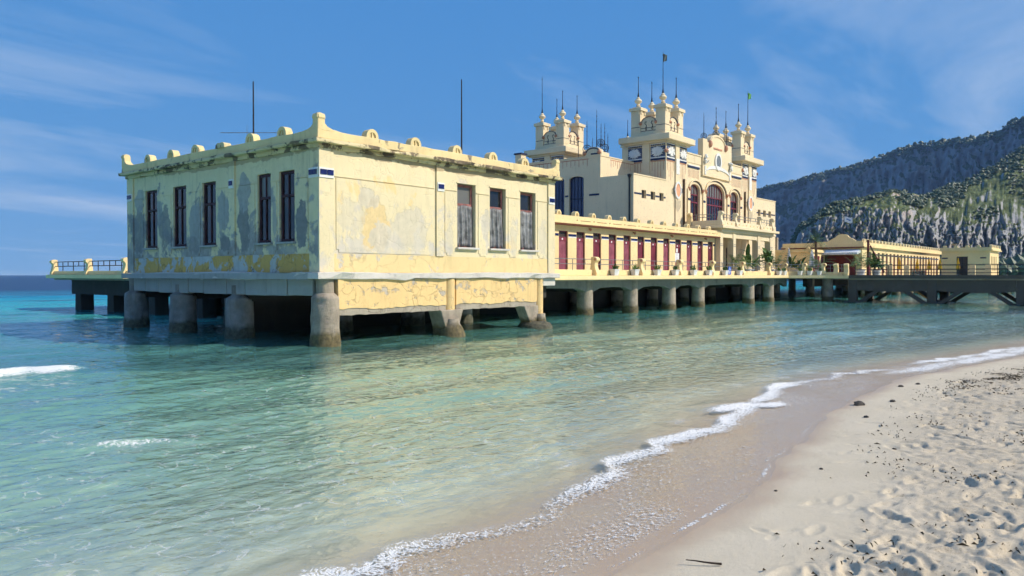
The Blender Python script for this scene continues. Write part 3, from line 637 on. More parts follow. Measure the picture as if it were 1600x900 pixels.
for v_ in (1.71, 3.55, 7.15, 8.95, 10.8): merlon(pav, 'y', v_, -0.20, 0.06, 6.66, 0.25, 'cornice', 0.04)
b_ = MB(); pts = [(5.03, 6.64), (5.03, 6.74), (5.1, 6.80), (5.22, 6.83), (5.34, 6.79), (5.45, 6.82), (5.58, 6.76), (5.61, 6.64)]
tag(b_.prism(pts, 'y', -0.26, 0.02).build('merlon', 'cornice_dirty', pav), 'broken stump of a roof merlon', None)
def finial(cx, cy, sx, sy, both=True):
    m = MB()
    prof = [(-0.14, 6.64), (-0.14, 6.98), (-0.17, 7.02), (-0.15, 7.12), (-0.06, 7.17), (0.05, 7.15), (0.11, 7.06), (0.10, 6.97), (0.14, 6.86), (0.24, 6.77), (0.42, 6.71), (0.75, 6.67), (0.95, 6.64)]
    if both or sx: m.prism([(cx + sx * a, z) for a, z in prof], 'x', cy - 0.13, cy + 0.13)
    if both or not sx: m.prism([(cy + sy * a, z - 0.004) for a, z in prof], 'y', cx - 0.128, cx + 0.128)
    m.build('corner_finial', 'cornice', pav, bev=0.015)
finial(-0.06, -0.06, 1, 1); finial(UE + 0.06, -0.06, -1, 1); finial(-0.06, VE + 0.06, 1, -1)
MB().box(0.3, UE - .3, 0.3, VE - .3, 6.66, 6.675).build('roof', 'roof', pav)
# windows and sills
for i, (a, b) in enumerate(RW):
    wd = window(pav, 'x', 0.16, a + .02, b - .02, 3.24, 5.58, cols=2 if i == 9 else 1, trans=(4.78,), fw=0.09, fmat='red_old', gmat='glassgrey', gtop=['glassgrey', 'glass', 'glass'][i])
    sh = MB(); nx, nz = 26, 12; a0, a1, z0, z1 = a + 0.04, b - 0.06, 3.26, 4.80; vs = []
    for k in range(nz + 1):
        for j in range(nx + 1):
            s = j / nx; tz = k / nz
            yy = 0.12 - 0.035 * math.sin(s * 17 + i * 2 + 0.8 * math.sin(tz * 3 + i)) * (0.4 + 0.8 * (1 - tz)) - 0.02 * math.sin(s * 41 + i)
            vs.append((a0 + (a1 - a0) * s + 0.02 * math.sin(tz * 5 + i), yy, z0 + (z1 - z0) * tz - 0.02 * math.sin(s * 9 + i)))
    fs = [(k * (nx + 1) + j, k * (nx + 1) + j + 1, (k + 1) * (nx + 1) + j + 1, (k + 1) * (nx + 1) + j) for k in range(nz) for j in range(nx)]
    so_ = sh.add(vs, fs).build('plastic_sheet', 'curtain', wd, smooth=True); so_.modifiers.new('thick', 'SOLIDIFY').thickness = 0.006
    MB().box(a - 0.08, b + 0.10, -0.13, 0.14, 3.14, 3.22).build('sill', 'ledge', pav, bev=0.015)
    MB().box(a - 0.04, b + 0.02, -0.03, 0.02, 5.60, 5.64).build('lintel', 'wall_sun', pav)
for i, (a, b) in enumerate(LW):
    window(pav, 'y', 0.06, a + .02, b - .02, 3.28, 5.54, cols=2, trans=(4.72,), fw=0.075, fmat='maroon_old', gmat='glass', gtop='glassgrey' if i == 1 else None)
    MB().box(-0.12, 0.14, a - 0.08, b + 0.08, 3.19, 3.26).build('sill', 'ledge_dark', pav, bev=0.015)
# ledge, apron, beams
slab('base_ledge', 0.22, 2.06, ZL, 'ledge', amp=0.022)
MB().box(-0.245, -0.2, 0.3, VE + .2, 2.05, 2.245).build('ledge_facing', 'ledge_dark', pav)
def apron(a0, a1):
    m = MB(); n = 26; xs = [a0 + (a1 - a0) * i / n for i in range(n + 1)]
    zb = [0.90 + 0.006 * math.sin(i * 1.7) + random.uniform(-.012, .012) for i in range(n + 1)]
    zm = [1.10 + 0.025 * math.sin(i * 0.45) + random.uniform(-.03, .03) for i in range(n + 1)]
    lo, hi = MB(), MB()
    for i in range(n):
        lo.prism([(xs[i], zb[i]), (xs[i + 1], zb[i + 1]), (xs[i + 1], zm[i + 1]), (xs[i], zm[i])], 'x', -0.07, 0.22)
        hi.prism([(xs[i], zm[i]), (xs[i + 1], zm[i + 1]), (xs[i + 1], 2.055), (xs[i], 2.055)], 'x', -0.10, 0.22)
    hi.build('apron_panel', 'apron', pav); lo.build('apron_edge', 'concrete', pav)
apron(0.62, 5.50); apron(6.02, 10.92)
for u_, r in ((5.76, 0.26), (11.18, 0.25)):
    MB().lathe([(r, 0.55), (r, 2.05)], u_, 0.09, 18).build('half_column', 'apron', pav, smooth=True)
MB().box(11.42, UE + .1, -0.05, 0.3, 1.72, 2.055).build('beam_end', 'ledge', pav, bev=0.03)
bl = [0.55, 1.9, 3.1, 4.4, 5.6, 7.2, 8.3, 9.6, 10.6, 11.7, VE - .1]
for k, (a, b) in enumerate(zip(bl[:-1], bl[1:])): MB().box(0.10 + random.uniform(0, .03), 0.42, a + .012, b - .012, 1.50 + random.uniform(-.02, .03), 2.055).build('beam_block', 'ledge_dark', pav, bev=0.03)
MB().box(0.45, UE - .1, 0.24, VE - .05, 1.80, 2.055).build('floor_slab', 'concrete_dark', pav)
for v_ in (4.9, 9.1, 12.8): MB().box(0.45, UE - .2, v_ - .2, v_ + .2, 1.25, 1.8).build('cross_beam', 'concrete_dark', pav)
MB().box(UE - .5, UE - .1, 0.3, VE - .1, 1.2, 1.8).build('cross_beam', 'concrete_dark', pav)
MB().box(1.8, UE - .6, 6.8, 7.1, -2.2, 1.8).build('dark_backdrop', 'concrete_dark', pav)  # walls added behind the piers to keep the space under the pavilion dark
MB().box(6.5, 6.8, 7.1, VE - .3, -2.2, 1.8).build('dark_backdrop', 'concrete_dark', pav)
def round_pier(cx, cy, r, ztop, rn, zn, mat, nm='pier'):
    m = MB(); n = 28; prof = [(r * 1.05, -2.2), (r * 1.04, 0.1), (r * 1.01, 0.45), (r, 0.8), (r * 1.0, ztop - 0.06), (r * .97, ztop), (rn + .03, ztop + 0.10), (rn, ztop + 0.12), (rn, zn)]
    pf = [prof[0], prof[1]] + [(r * (1.03 - .03 * k / 12), 0.1 + (ztop - .16) * k / 12) for k in range(1, 13)] + prof[4:]
    m.lathe(pf, cx, cy, n); va = np.array(m.v)
    ang = np.arctan2(va[:, 1] - cy, va[:, 0] - cx); q = fbm(ang * 2.2 + cx * 3 + 20, va[:, 2] * 2.4 + cy * 5 + 20, 4, 501, .6) - .5
    chip = -0.05 * sstep(.64, .74, fbm(ang * 1.7 + cx + 9, va[:, 2] * 2.0 + cy + 9, 3, 507)); wl = .035 * np.exp(-((va[:, 2] - .12) / .22) ** 2) * (.4 + fbm(ang * 5 + 30, va[:, 2] * 6 + 9, 3, 511))
    kk = 1 + (q * .05 + chip + wl) / r
    va[:, 0] = cx + (va[:, 0] - cx) * kk; va[:, 1] = cy + (va[:, 1] - cy) * kk; m.v = [tuple(x) for x in va]
    return m.build(nm, mat, pav, smooth=True)
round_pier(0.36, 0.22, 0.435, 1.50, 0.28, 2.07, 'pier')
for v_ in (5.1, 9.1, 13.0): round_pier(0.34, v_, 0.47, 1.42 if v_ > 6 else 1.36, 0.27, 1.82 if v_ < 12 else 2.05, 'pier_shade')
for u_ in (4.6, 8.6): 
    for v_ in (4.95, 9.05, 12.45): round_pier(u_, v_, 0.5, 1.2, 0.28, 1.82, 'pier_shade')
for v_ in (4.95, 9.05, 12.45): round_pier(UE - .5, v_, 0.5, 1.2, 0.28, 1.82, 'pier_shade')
# waisted piers under the sunlit side
def waisted(cu):
    m = MB(); m.prism([(cu - 0.62, 0.92), (cu - 0.56, 0.86), (cu - 0.34, 0.25), (cu - 0.36, -2), (cu + 0.40, -2), (cu + 0.36, 0.25), (cu + 0.58, 0.86), (cu + 0.64, 0.92)], 'x', -0.18, 0.50)
    m.build('pier', 'pier', pav, bev=0.04)
    MB().lathe([(0.52, -2), (0.50, 0.02), (0.44, 0.18), (0.36, 0.32), (0.30, 0.40), (0.27, 0.58)], cu + 0.04, -0.12, 20).build('pier_foot', 'pier', pav, smooth=True)
waisted(5.72)
MB().prism([(10.05, 0.92), (10.45, 0.25), (10.40, -2), (11.1, -2), (11.02, 0.92)], 'x', -0.10, 0.42).build('pier', 'pier', pav, bev=0.03)
MB().lathe([(0.34, -2), (0.34, 0.1), (0.27, 0.42), (0.255, 0.56)], 11.18, -0.02, 18).build('pier', 'pier', pav, smooth=True)
MB().lathe([(0.78, -2), (0.74, 0.02), (0.66, 0.16), (0.45, 0.24), (0.3, 0.25)], 10.95, 0.02, 18).build('pier_foot', 'pier_shade', pav, smooth=True)

def mast(loc, h, label, arms):
    t = thing('roof_mast', loc, label, 'mast')
    MB().tube(loc, (loc[0], loc[1], loc[2] + h), 0.035, 8, 0.022).build('pole', 'iron', t)
    MB().lathe([(0.12, loc[2]), (0.12, loc[2] + .03), (0.05, loc[2] + .10)], loc[0], loc[1], 10).build('base', 'iron', t)
    if arms:
        z = loc[2] + 0.62; 
        MB().tube((loc[0] + .75, loc[1] - .92, z), (loc[0] - .75, loc[1] + .92, z), 0.011, 6).build('crossbar', 'galv', t)
        MB().tube((loc[0] + .05, loc[1] + .5, z - .3), (loc[0] + .05, loc[1] + .5, z + .35), 0.007, 5).build('stay', 'galv', t)
    return t
mast((0.9, 5.05, 6.675), 2.45, 'dark slim mast with a thin horizontal crossbar on the pavilion roof', True)
mast((7.6, 1.1, 6.675), 3.2, 'plain bare mast rising behind the sunlit parapet of the pavilion', False)

# ------------------------------------------------------------------ pier terrace in front of the cabins
ZD = 2.12
def scroll_post(parent, ax, a, p, z0, z1, wdt=0.34, out=-1, mat='cabin', mark=True, sc_=1.0):
    """post whose head rolls outwards; profile lies across the run, ax is the direction of the run"""
    h = z1 - z0
    pr = [(0.20, 0), (0.19, h * .45), (0.14, h * .68), (0.13, h * .80), (0.16, h * .92), (0.12, h * .985), (0.0, h), (-0.14, h * .98), (-0.23, h * .90), (-0.23, h * .80), (-0.15, h * .73), (-0.10, h * .66), (-0.10, h * .50), (-0.16, h * .30), (-0.22, h * .15), (-0.22, 0)]
    pr = [(p + x * sc_ * (1 if out < 0 else -1), z0 + z) for x, z in pr]
    cross = 'y' if ax == 'x' else 'x'
    m = MB().prism(pr, cross, a - wdt / 2, a + wdt / 2)
    o = m.build('scroll_post', mat, parent, bev=0.02)
    if mark:
        q = MB(); c = (p + out * 0.12 * sc_, z0 + h * .86)
        q.prism([(c[0] + .075 * math.cos(k * math.pi / 5), c[1] + .075 * math.sin(k * math.pi / 5)) for k in range(10)], cross, a - wdt / 2 - .018, a - wdt / 2 - .001)
        q.build('volute_mark', 'terracotta', o)
    return o
def rails(parent, p0, p1, zs, zb, nb, mat='galv', r=0.02):
    """horizontal rails on short uprights between two posts"""
    m = MB(); p0 = Vector(p0); p1 = Vector(p1)
    for z in zs: m.tube((p0.x, p0.y, z), (p1.x, p1.y, z), r, 6)
    for k in range(nb):
        q = p0.lerp(p1, (k + 0.5) / nb); m.tube((q.x, q.y, zs[-1] if k % 2 else zb), (q.x, q.y, zs[0]), r, 6)
    return m.build('railing', mat, parent)
ter = thing('pier_terrace', (32, 4.0, 0), 'long yellow terrace deck with scroll posts and railing on round columns above the water', 'terrace')
MB().prism([(12.45, 3.1), (48.6, 3.1), (50.6, 0.5), (51.0, -1.3), (56.6, -1.3), (58.0, 3.1), (62, 3.4), (62, 34), (5.0, 34.6), (5.0, 24), (5.3, 13.4), (12.45, 13.4)], 'z', 1.86, ZD).build('deck', 'concrete', ter)
MB().box(12.42, 48.6, 2.66, 3.16, 1.92, 2.145).build('flower_ledge', 'cabin', ter, bev=0.03)
MB().box(12.42, 48.6, 3.10, 3.30, 2.145, 2.46).build('parapet', 'cabin', ter, bev=0.02)
def slanted(p, q, o0, o1, z0, z1, name, mat):
    p = Vector((*p, 0)); q = Vector((*q, 0)); d = (q - p).normalized(); n = Vector((d.y, -d.x, 0))
    pts = [p + n * o0, q + n * o0, q + n * o1, p + n * o1]
    return MB().prism([(v.x, v.y) for v in pts], 'z', z0, z1).build(name, mat, ter)
A_, B_, C_ = (48.6, 3.1), (50.6, 0.5), (51.0, -1.3)
slanted(A_, B_, -0.2, 0.42, 1.92, 2.145, 'flower_ledge', 'cabin'); slanted(A_, B_, -0.2, 0.0, 2.146, 2.46, 'parapet', 'cabin')
slanted(B_, C_, -0.2, 0.40, 1.90, 2.143, 'flower_ledge', 'cabin'); slanted(B_, C_, -0.2, 0.0, 2.144, 2.40, 'parapet', 'cabin')
PU = [20.2, 25.12, 29.97, 34.78, 39.91, 45.2]
for u_ in PU: scroll_post(ter, 'x', u_, 3.08, 2.14, 3.16)
for k, (a, b) in enumerate(zip([15.2] + PU, PU + [48.55])): rails(ter, (a + .18, 3.2, 0), (b - .18, 3.2, 0), (3.02, 2.76), 2.46, 4)
for f in (0.02, 0.50, 0.98):
    x = 48.6 + 2.0 * f; y = 3.1 - 2.6 * f; scroll_post(ter, 'x', x, y, 2.14, 3.14)
rails(ter, (48.75, 2.95, 0), (49.6, 1.85, 0), (3.02, 2.76), 2.46, 2); rails(ter, (49.75, 1.6, 0), (50.45, 0.7, 0), (3.02, 2.76), 2.46, 2)
for y in (-0.35, -1.15): scroll_post(ter, 'y', y, 50.9, 2.14, 3.10, out=-1, mark=False)
rails(ter, (50.8, 0.3, 0), (50.95, -1.0, 0), (3.0, 2.72), 2.40, 3)
MB().box(14, 60, 9.0, 9.4, -2.2, 1.855).build('dark_backdrop', 'concrete_dark', ter)  # walls added to give a dark background below the terrace
MB().box(14, 14.4, 9.4, 30, -2.2, 1.855).build('dark_backdrop', 'concrete_dark', ter)
# front beam with haunches, columns
CU = [20.2, 25.0, 29.8, 34.0, 42.7, 46.8]
for a, b in zip([12.5] + CU, CU + [50.2]):
    m = MB(); top = 1.915; pts = [(a + .02, top), (b - .02, top), (b - .02, 1.18), (b - .55, 1.30), (b - 1.1, 1.46), ((a + b) / 2, 1.50), (a + 1.1, 1.46), (a + .55, 1.30), (a + .02, 1.18)]
    m.prism(pts, 'x', 3.42, 3.80).build('edge_beam', 'beam', ter, bev=0.03)
def column(cx, cy, r, ztop, foot=True):
    m = MB(); pr = [(r * 1.1, -2.2), (r * 1.08, 0.02), (r * 1.06, 0.25), (r, 0.36), (r * 0.98, ztop)]
    m.lathe(pr, cx, cy, 20); m.v = [(x + random.gauss(0, .008), y + random.gauss(0, .008), z) for x, y, z in m.v]
    return m.build('column', 'pier', ter, smooth=True)
for i, u_ in enumerate(CU): column(u_, 3.72, 0.44, 1.9)
column(51.9, 0.6, 0.42, 1.86)
for u_ in range(16, 62, 5):
    for v_ in (8.5, 14, 20): column(u_ + .3, v_, 0.42, 1.86)
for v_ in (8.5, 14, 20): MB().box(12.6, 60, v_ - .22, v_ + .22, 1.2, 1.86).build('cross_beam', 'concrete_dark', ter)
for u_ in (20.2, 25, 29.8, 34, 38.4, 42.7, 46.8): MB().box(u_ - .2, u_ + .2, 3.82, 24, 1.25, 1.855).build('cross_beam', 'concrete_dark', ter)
# seaward corner of the terrace seen past the pavilion
MB().prism([(24.0, 1.97), (24.0, 2.2), (35.0, 2.2), (35.0, 1.97)], 'y', 4.65, 5.2).build('fascia', 'cabin', ter, bev=0.02)
MB().box(4.9, 5.1, 24, 34.7, 2.2, 2.42).build('parapet', 'cabin', ter, bev=0.02)
MB().box(4.66, 12, 34.62, 34.98, 1.97, 2.199).build('fascia', 'cabin', ter)
for v_ in (24.35, 29.3, 34.5): scroll_post(ter, 'y', v_, 4.98, 2.2, 3.16, out=-1, mark=False)
for a, b in ((24.5, 29.1), (29.5, 34.3)): rails(ter, (4.98, a, 0), (4.98, b, 0), (3.0, 2.72), 2.42, 6, 'iron', 0.025)
MB().box(5.4, 5.9, 22, 32.9, 0.98, 1.86).build('edge_beam', 'concrete_dark', ter)
for v_ in (17.5, 22.5, 27.6, 32.2):
    for u_ in (5.9, 12.0): MB().prism([(v_ - .55, -2.2), (v_ - .40, 1.0), (v_ + .42, 1.0), (v_ + .55, -2.2)], 'y', u_ - .4, u_ + .4).build('column', 'concrete_dark', ter, bev=0.04)

# ------------------------------------------------------------------ row of bathing cabins
cab = thing('cabin_row', (29, 6.2, ZD), 'long low yellow row of bathing cabins with twelve maroon doors', 'cabins')
VC = 5.0
DU = [19.98 + 1.70 * k for k in range(12)]
wall_open(MB(), 'x', VC, VC + .25, 12.3, 39.45, ZD, 4.98, [(u_ - .43, u_ + .43, ZD, 4.62) for u_ in DU]).build('wall', 'cabin', cab)
MB().box(12.3, 39.45, VC + .26, 7.42, ZD, 4.97).build('body', 'cabin', cab)
MB().box(12.25, 39.5, VC - .42, VC - .02, 4.93, 5.0).build('eaves_band', 'brown', cab)
MB().box(12.25, 39.5, VC - .46, 7.42, 5.0, 5.10).build('cornice', 'cabin', cab, bev=0.015)
MB().box(12.25, 39.5, VC - .40, VC - .12, 5.10, 5.44).build('parapet', 'cabin', cab, bev=0.015)
MB().box(12.25, 39.5, VC - .12, 7.41, 5.10, 5.16).build('roof', 'roof', cab)
for k in range(-4, 12):
    u_ = 20.72 + 1.698 * k
    if u_ < 39.3: merlon(cab, 'x', u_, VC - .40, VC - .14, 5.44, 0.21, 'cabin', 0.06)
    if k >= 0 and k < 11:
        MB().box(u_ + .35, u_ + 1.35, VC - .412, VC - .40, 5.19, 5.215).build('parapet_groove', 'brown', cab)
        MB().ball((u_, VC - .41, 5.22), 0.035, 6, 4).build('parapet_knob', 'brown', cab)
for k, u_ in enumerate(DU):
    d = MB(); n = 5; wd = 0.78 / n
    for j in range(n): d.box(u_ - .39 + j * wd + .005, u_ - .39 + (j + 1) * wd - .005, VC + .11, VC + .15 + .008 * (j % 2), ZD, 4.06)
    do = d.build('door', 'maroon_faded' if k in (0, 1, 3, 4, 7, 9) else 'maroon', cab)
    fr = MB(); fr.box(u_ - .43, u_ - .385, VC + .08, VC + .2, ZD, 4.62); fr.box(u_ + .385, u_ + .43, VC + .08, VC + .2, ZD, 4.62); fr.box(u_ - .385, u_ + .385, VC + .08, VC + .2, 4.06, 4.28); fr.box(u_ - .385, u_ + .385, VC + .08, VC + .2, 4.57, 4.62)
    fr.build('door_frame', 'maroon', do)
    lv = MB()
    for j in range(4): lv.box(u_ - .38, u_ + .38, VC + .12 + .01 * (j % 2), VC + .16, 4.285 + j * .07, 4.345 + j * .07)
    lv.build('transom_louvre', 'louvre', do)
    MB().box(u_ - .05, u_ + .05, VC + .068, VC + .08, 4.12, 4.22).build('number_plate', 'paper', do)
    MB().ball((u_ - .30, VC + .09, 3.1), 0.03, 6, 4).build('door_knob', 'iron', do)
    if k == 8:
        MB().box(u_ - .12, u_ + .12, VC + .095, VC + .10, 3.72, 4.0).build('paper_notice', 'paper', do)
        for s in (-1, 1): MB().box(u_ + s * .17 - .15, u_ + s * .17 + .15, VC + .095, VC + .10, 3.05, 3.68).build('paper_notice', 'paper', do)
    if k < 11:
        a, b = u_ + .46, u_ + 1.24
        MB().box(a, b, VC - .012, VC, 4.26, 4.32).build('white_band', 'white', cab)
        for j in range(3): MB().box(a + (b - a) * j / 3 + .004, a + (b - a) * (j + 1) / 3 - .004, VC - .016, VC, 4.325, 4.46).build('tile', 'tile', cab)
    else: MB().box(u_ + .46, 39.44, VC - .012, VC, 4.325, 4.46).build('tile', 'tile', cab)
MB().box(19.2, 19.52, VC - .012, VC, 4.325, 4.46).build('tile', 'tile', cab)
for u_ in (22.5, 27.5, 32.5, 37.7):
    l_ = MB().tube((u_, VC - .12, 4.80), (u_, VC, 4.84), 0.03, 6); l_.ball((u_, VC - .13, 4.78), 0.08, 8, 5); l_.build('wall_lamp', 'terracotta', cab)

# ------------------------------------------------------------------ the bath house
bh = thing('bath_house', (45, 13.8, ZD), 'large cream bath house with four ornate corner towers, arched windows and balcony', 'bath house')
VF = 7.5; UC = 45.1
def mir(u_): return 2 * UC - u_
# lower wings with three small windows
for s in (0, 1):
    U = (lambda a: a) if s == 0 else mir
    ws = [(32.92, 33.56), (34.20, 34.86), (35.50, 36.12)]
    ops = [tuple(sorted((U(a), U(b)))) + (7.58, 8.16) for a, b in ws]
    a0, a1 = sorted((U(31.8), U(36.5)))
    wall_open(MB(), 'x', VF, VF + .3, a0, a1, ZD, 9.14, ops).build('wing_wall', 'cream', bh)
    b0, b1 = (31.8, 32.1) if s == 0 else (mir(32.1), mir(31.8))
    MB().box(b0, b1, VF + .3, 10.2, ZD, 9.14).build('wing_side_wall', 'hallwall', bh)
    MB().box(a0 + .3, a1 - .3, VF + .31, 10.2, 9.0, 9.08).build('wing_roof', 'roof', bh)
    MB().box(a0 - .04, a1 + (.0 if s == 0 else .04), VF - .04, VF + .34, 9.14, 9.22).build('coping', 'cream', bh)
    for o in ops:
        window(bh, 'x', VF + .2, o[0], o[1], o[2], o[3], cols=1, fw=0.05, fmat='navy', gmat='glassgrey')
    sg = sorted([U(31.86), ] + [q for o in sorted(ops) for q in o[:2]] + [U(36.45)])
    for j in range(0, 8, 2): MB().box(sg[j] + .03, sg[j + 1] - .03, VF - .015, VF, 7.80, 7.92).build('tile_band', 'navy', bh)
MB().tube((31.72, 7.78, ZD), (31.72, 7.78, 9.0), 0.06, 8).build('drainpipe', 'iron', bh)
MB().lathe([(0.07, 8.9), (0.14, 9.05), (0.14, 9.16)], 31.72, 7.78, 8).build('rain_hopper', 'iron', bh)
# hall with tall arched side windows
SW = [(11.63, 12.93), (13.34, 14.64), (15.05, 16.35)]
for uu in (31.8, mir(31.8) - .3):
    wall_open(MB(), 'y', uu, uu + .3, 10.2, 17.6, ZD, 10.66, [(a, b, 5.9, 9.36, 0.22) for a, b in SW]).build('hall_side_wall', 'hallwall', bh)
for a, b in SW: window(bh, 'y', 31.98, a, b, 5.9, 9.36, 0.22, cols=4, trans=(7.7,), fw=0.06, fmat='navy', gmat='glassblue', name='hall_window')
MB().box(32.1, mir(32.1), 10.2, 10.5, ZD, 10.66).build('hall_front_wall', 'cream', bh)
MB().box(31.8, mir(31.8), 17.3, 17.6, ZD, 10.66).build('hall_back_wall', 'cream', bh) if False else MB().box(32.1, mir(32.1), 17.3, 17.6, ZD, 10.66).build('hall_back_wall', 'cream', bh)
MB().box(32.1, mir(32.1), 10.5, 17.3, 10.4, 10.5).build('hall_roof', 'roof', bh)
for z0, z1, o in ((10.66, 10.74, .04),): MB().box(31.8 - o, 32.14, 10.2 - o, 17.64, z0, z1).build('coping', 'cream', bh)
MB().box(32.14, 36.4, 10.16, 10.54, 10.66, 10.74).build('coping', 'cream', bh)
MB().box(31.784, 31.8, 10.3, 11.15, 7.86, 8.0).build('tile_band', 'navy', bh)
MB().box(31.784, 31.8, 12.98, 13.29, 7.9, 8.02).build('tile_band', 'navy', bh)
st = MB()
for k in range(16): st.box(31.788, 31.8, 11.3 + k * .36, 11.34 + k * .36, 10.02 + .12 * (k % 2), 10.5)
st.box(31.788, 31.8, 11.2, 17.5, 10.5, 10.56); st.build('pinstripes', 'terracotta', bh)
st = MB()
for k in range(10): st.box(33.2 + k * .30, 33.235 + k * .30, 10.188, 10.2, 9.98 + .1 * (k % 3), 10.5)
st.box(33.1, 36.4, 10.188, 10.2, 10.5, 10.55); st.build('pinstripes', 'terracotta', bh)
# corner pediment with iron rods
pd = MB(); pts = [(10.2, 10.74), (10.2, 10.98)] + arc(10.85, 10.98, .65, .38, 0, 180, 8)[::-1] + [(11.5, 10.74)]
pp = pd.prism(pts, 'y', 31.78, 32.2).build('pediment', 'hallwall', bh)
MB().band(arc(10.85, 10.98, .60, .33, 180, 0, 8), arc(10.85, 10.98, .50, .25, 180, 0, 8), 'y', 31.76, 31.78).build('pediment_band', 'navy', pp)
MB().box(31.76, 31.79, 10.22, 11.0, 10.80, 10.90).build('pediment_band', 'navy', pp); MB().box(31.86, 32.9, 10.16, 10.5, 10.74, 10.98).build('pediment_return', 'cream', pp)
for v_ in (10.3, 11.55): MB().ball((31.8, v_, 10.95), 0.17, 8, 6).build('pediment_boss', 'terracotta', pp)
def rod(x, y, z, h, ring=0.0, parent=bh):
    m = MB().tube((x, y, z), (x, y, z + h), 0.035, 6, 0.012)
    for k in range(3): m.tube((x, y, z + h * (.55 + .14 * k)), (x, y, z + h * (.56 + .14 * k)), 0.05, 6)
    if ring:
        n = 12
        for rr in (ring, ring * .55):
            for j in range(n):
                a, b = 2 * math.pi * j / n, 2 * math.pi * (j + 1) / n
                m.tube((x - rr * math.cos(a) * .63, y + rr * math.cos(a) * .77, z + ring * 1.25 + rr * math.sin(a)), (x - rr * math.cos(b) * .63, y + rr * math.cos(b) * .77, z + ring * 1.25 + rr * math.sin(b)), 0.028, 5)
    return m.build('iron_rod', 'iron', parent)
rod(31.95, 11.45, 10.9, 2.4, 0.30); rod(31.95, 10.62, 11.25, 2.75, 0.0); rod(32.0, 10.32, 11.3, .5, 0.26); rod(32.0, 9.98 + .3, 10.98, 2.0, 0.0)
rod(32.6, 10.35, 10.98, 2.1, 0.28); rod(31.95, 12.2, 10.7, 1.7); rod(33.8, 12.2, 10.5, 1.9); rod(35.0, 11.6, 10.7, 2.2)
# chimney at the seaward side
ch = MB().box(32.4, 33.0, 17.9, 18.5, ZD, 11.6).build('chimney', 'cream', bh); MB().box(32.32, 33.08, 17.82, 18.58, 11.6, 11.72).build('chimney_cap', 'navy', ch)

# towers
def relief(parent, ax, a0, a1, p, z0, z1, out):
    """white plaster leaves fanning over a navy ground"""
    MB().bx(ax, a0, a1, min(p, p + out * .01), max(p, p + out * .01), z0, z1).build('relief_ground', 'slate', parent)
    m = MB(); cx = a0 + (a1 - a0) * .55; cz = (z0 + z1) / 2
    for k in range(30):
        an = R(20 + k * 24); ln = (a1 - a0) * random.uniform(.30, .52); lz = (z1 - z0) * .5
        tx, tz = cx + math.cos(an) * ln * 1.2, cz + math.sin(an) * lz * .98
        bx_, bz_ = cx + random.uniform(-.25, .15) * (a1 - a0), cz + random.uniform(-.1, .1)
        nx, nz = -(tz - bz_), tx - bx_; l_ = math.hypot(nx, nz) + 1e-6; nx /= l_; nz /= l_; wd = random.uniform(.07, .12)
        tx = min(max(tx, a0 + .02), a1 - .02); mxp, mzp = (bx_ + tx) / 2, (bz_ + tz) / 2
        d0 = p + out * .012; d1 = p + out * random.uniform(.05, .12)
        m.prism([(bx_, bz_), (mxp + nx * wd, mzp + nz * wd), (tx, tz), (mxp - nx * wd, mzp - nz * wd)], ax, min(d0, d1), max(d0, d1))
    m.build('relief_leaves', 'white', parent)
    MB().bx(ax, a0, a1, min(p, p + out * .04), max(p, p + out * .04), z0 - .09, z0 - .005).build('white_band', 'white', parent)
    MB().bx(ax, a0, a1, min(p, p + out * .045), max(p, p + out * .045), z0 - .24, z0 - .095).build('navy_band', 'navy', parent)
def horse(m, ax, a, p, z, f):
    """small dark painted plaster figure: arched neck, curled body"""
    pts = [(0, 0), (.06, .05), (.07, .15), (.0, .23), (-.06, .31), (-.03, .42), (.05, .44), (.10, .39)]
    q = [((a + f * x, p, z + y) if ax == 'x' else (p, a + f * x, z + y)) for x, y in pts]; m.path(q, 0.024, 5)
    q = [((a + f * x, p, z + y) if ax == 'x' else (p, a + f * x, z + y)) for x, y in ((.0, .0), (-.03, -.12), (.02, -.22))]; m.path(q, 0.018, 5)
    q = [((a + f * x, p, z + y) if ax == 'x' else (p, a + f * x, z + y)) for x, y in ((.06, .04), (.09, -.12), (.07, -.22))]; m.path(q, 0.018, 5)
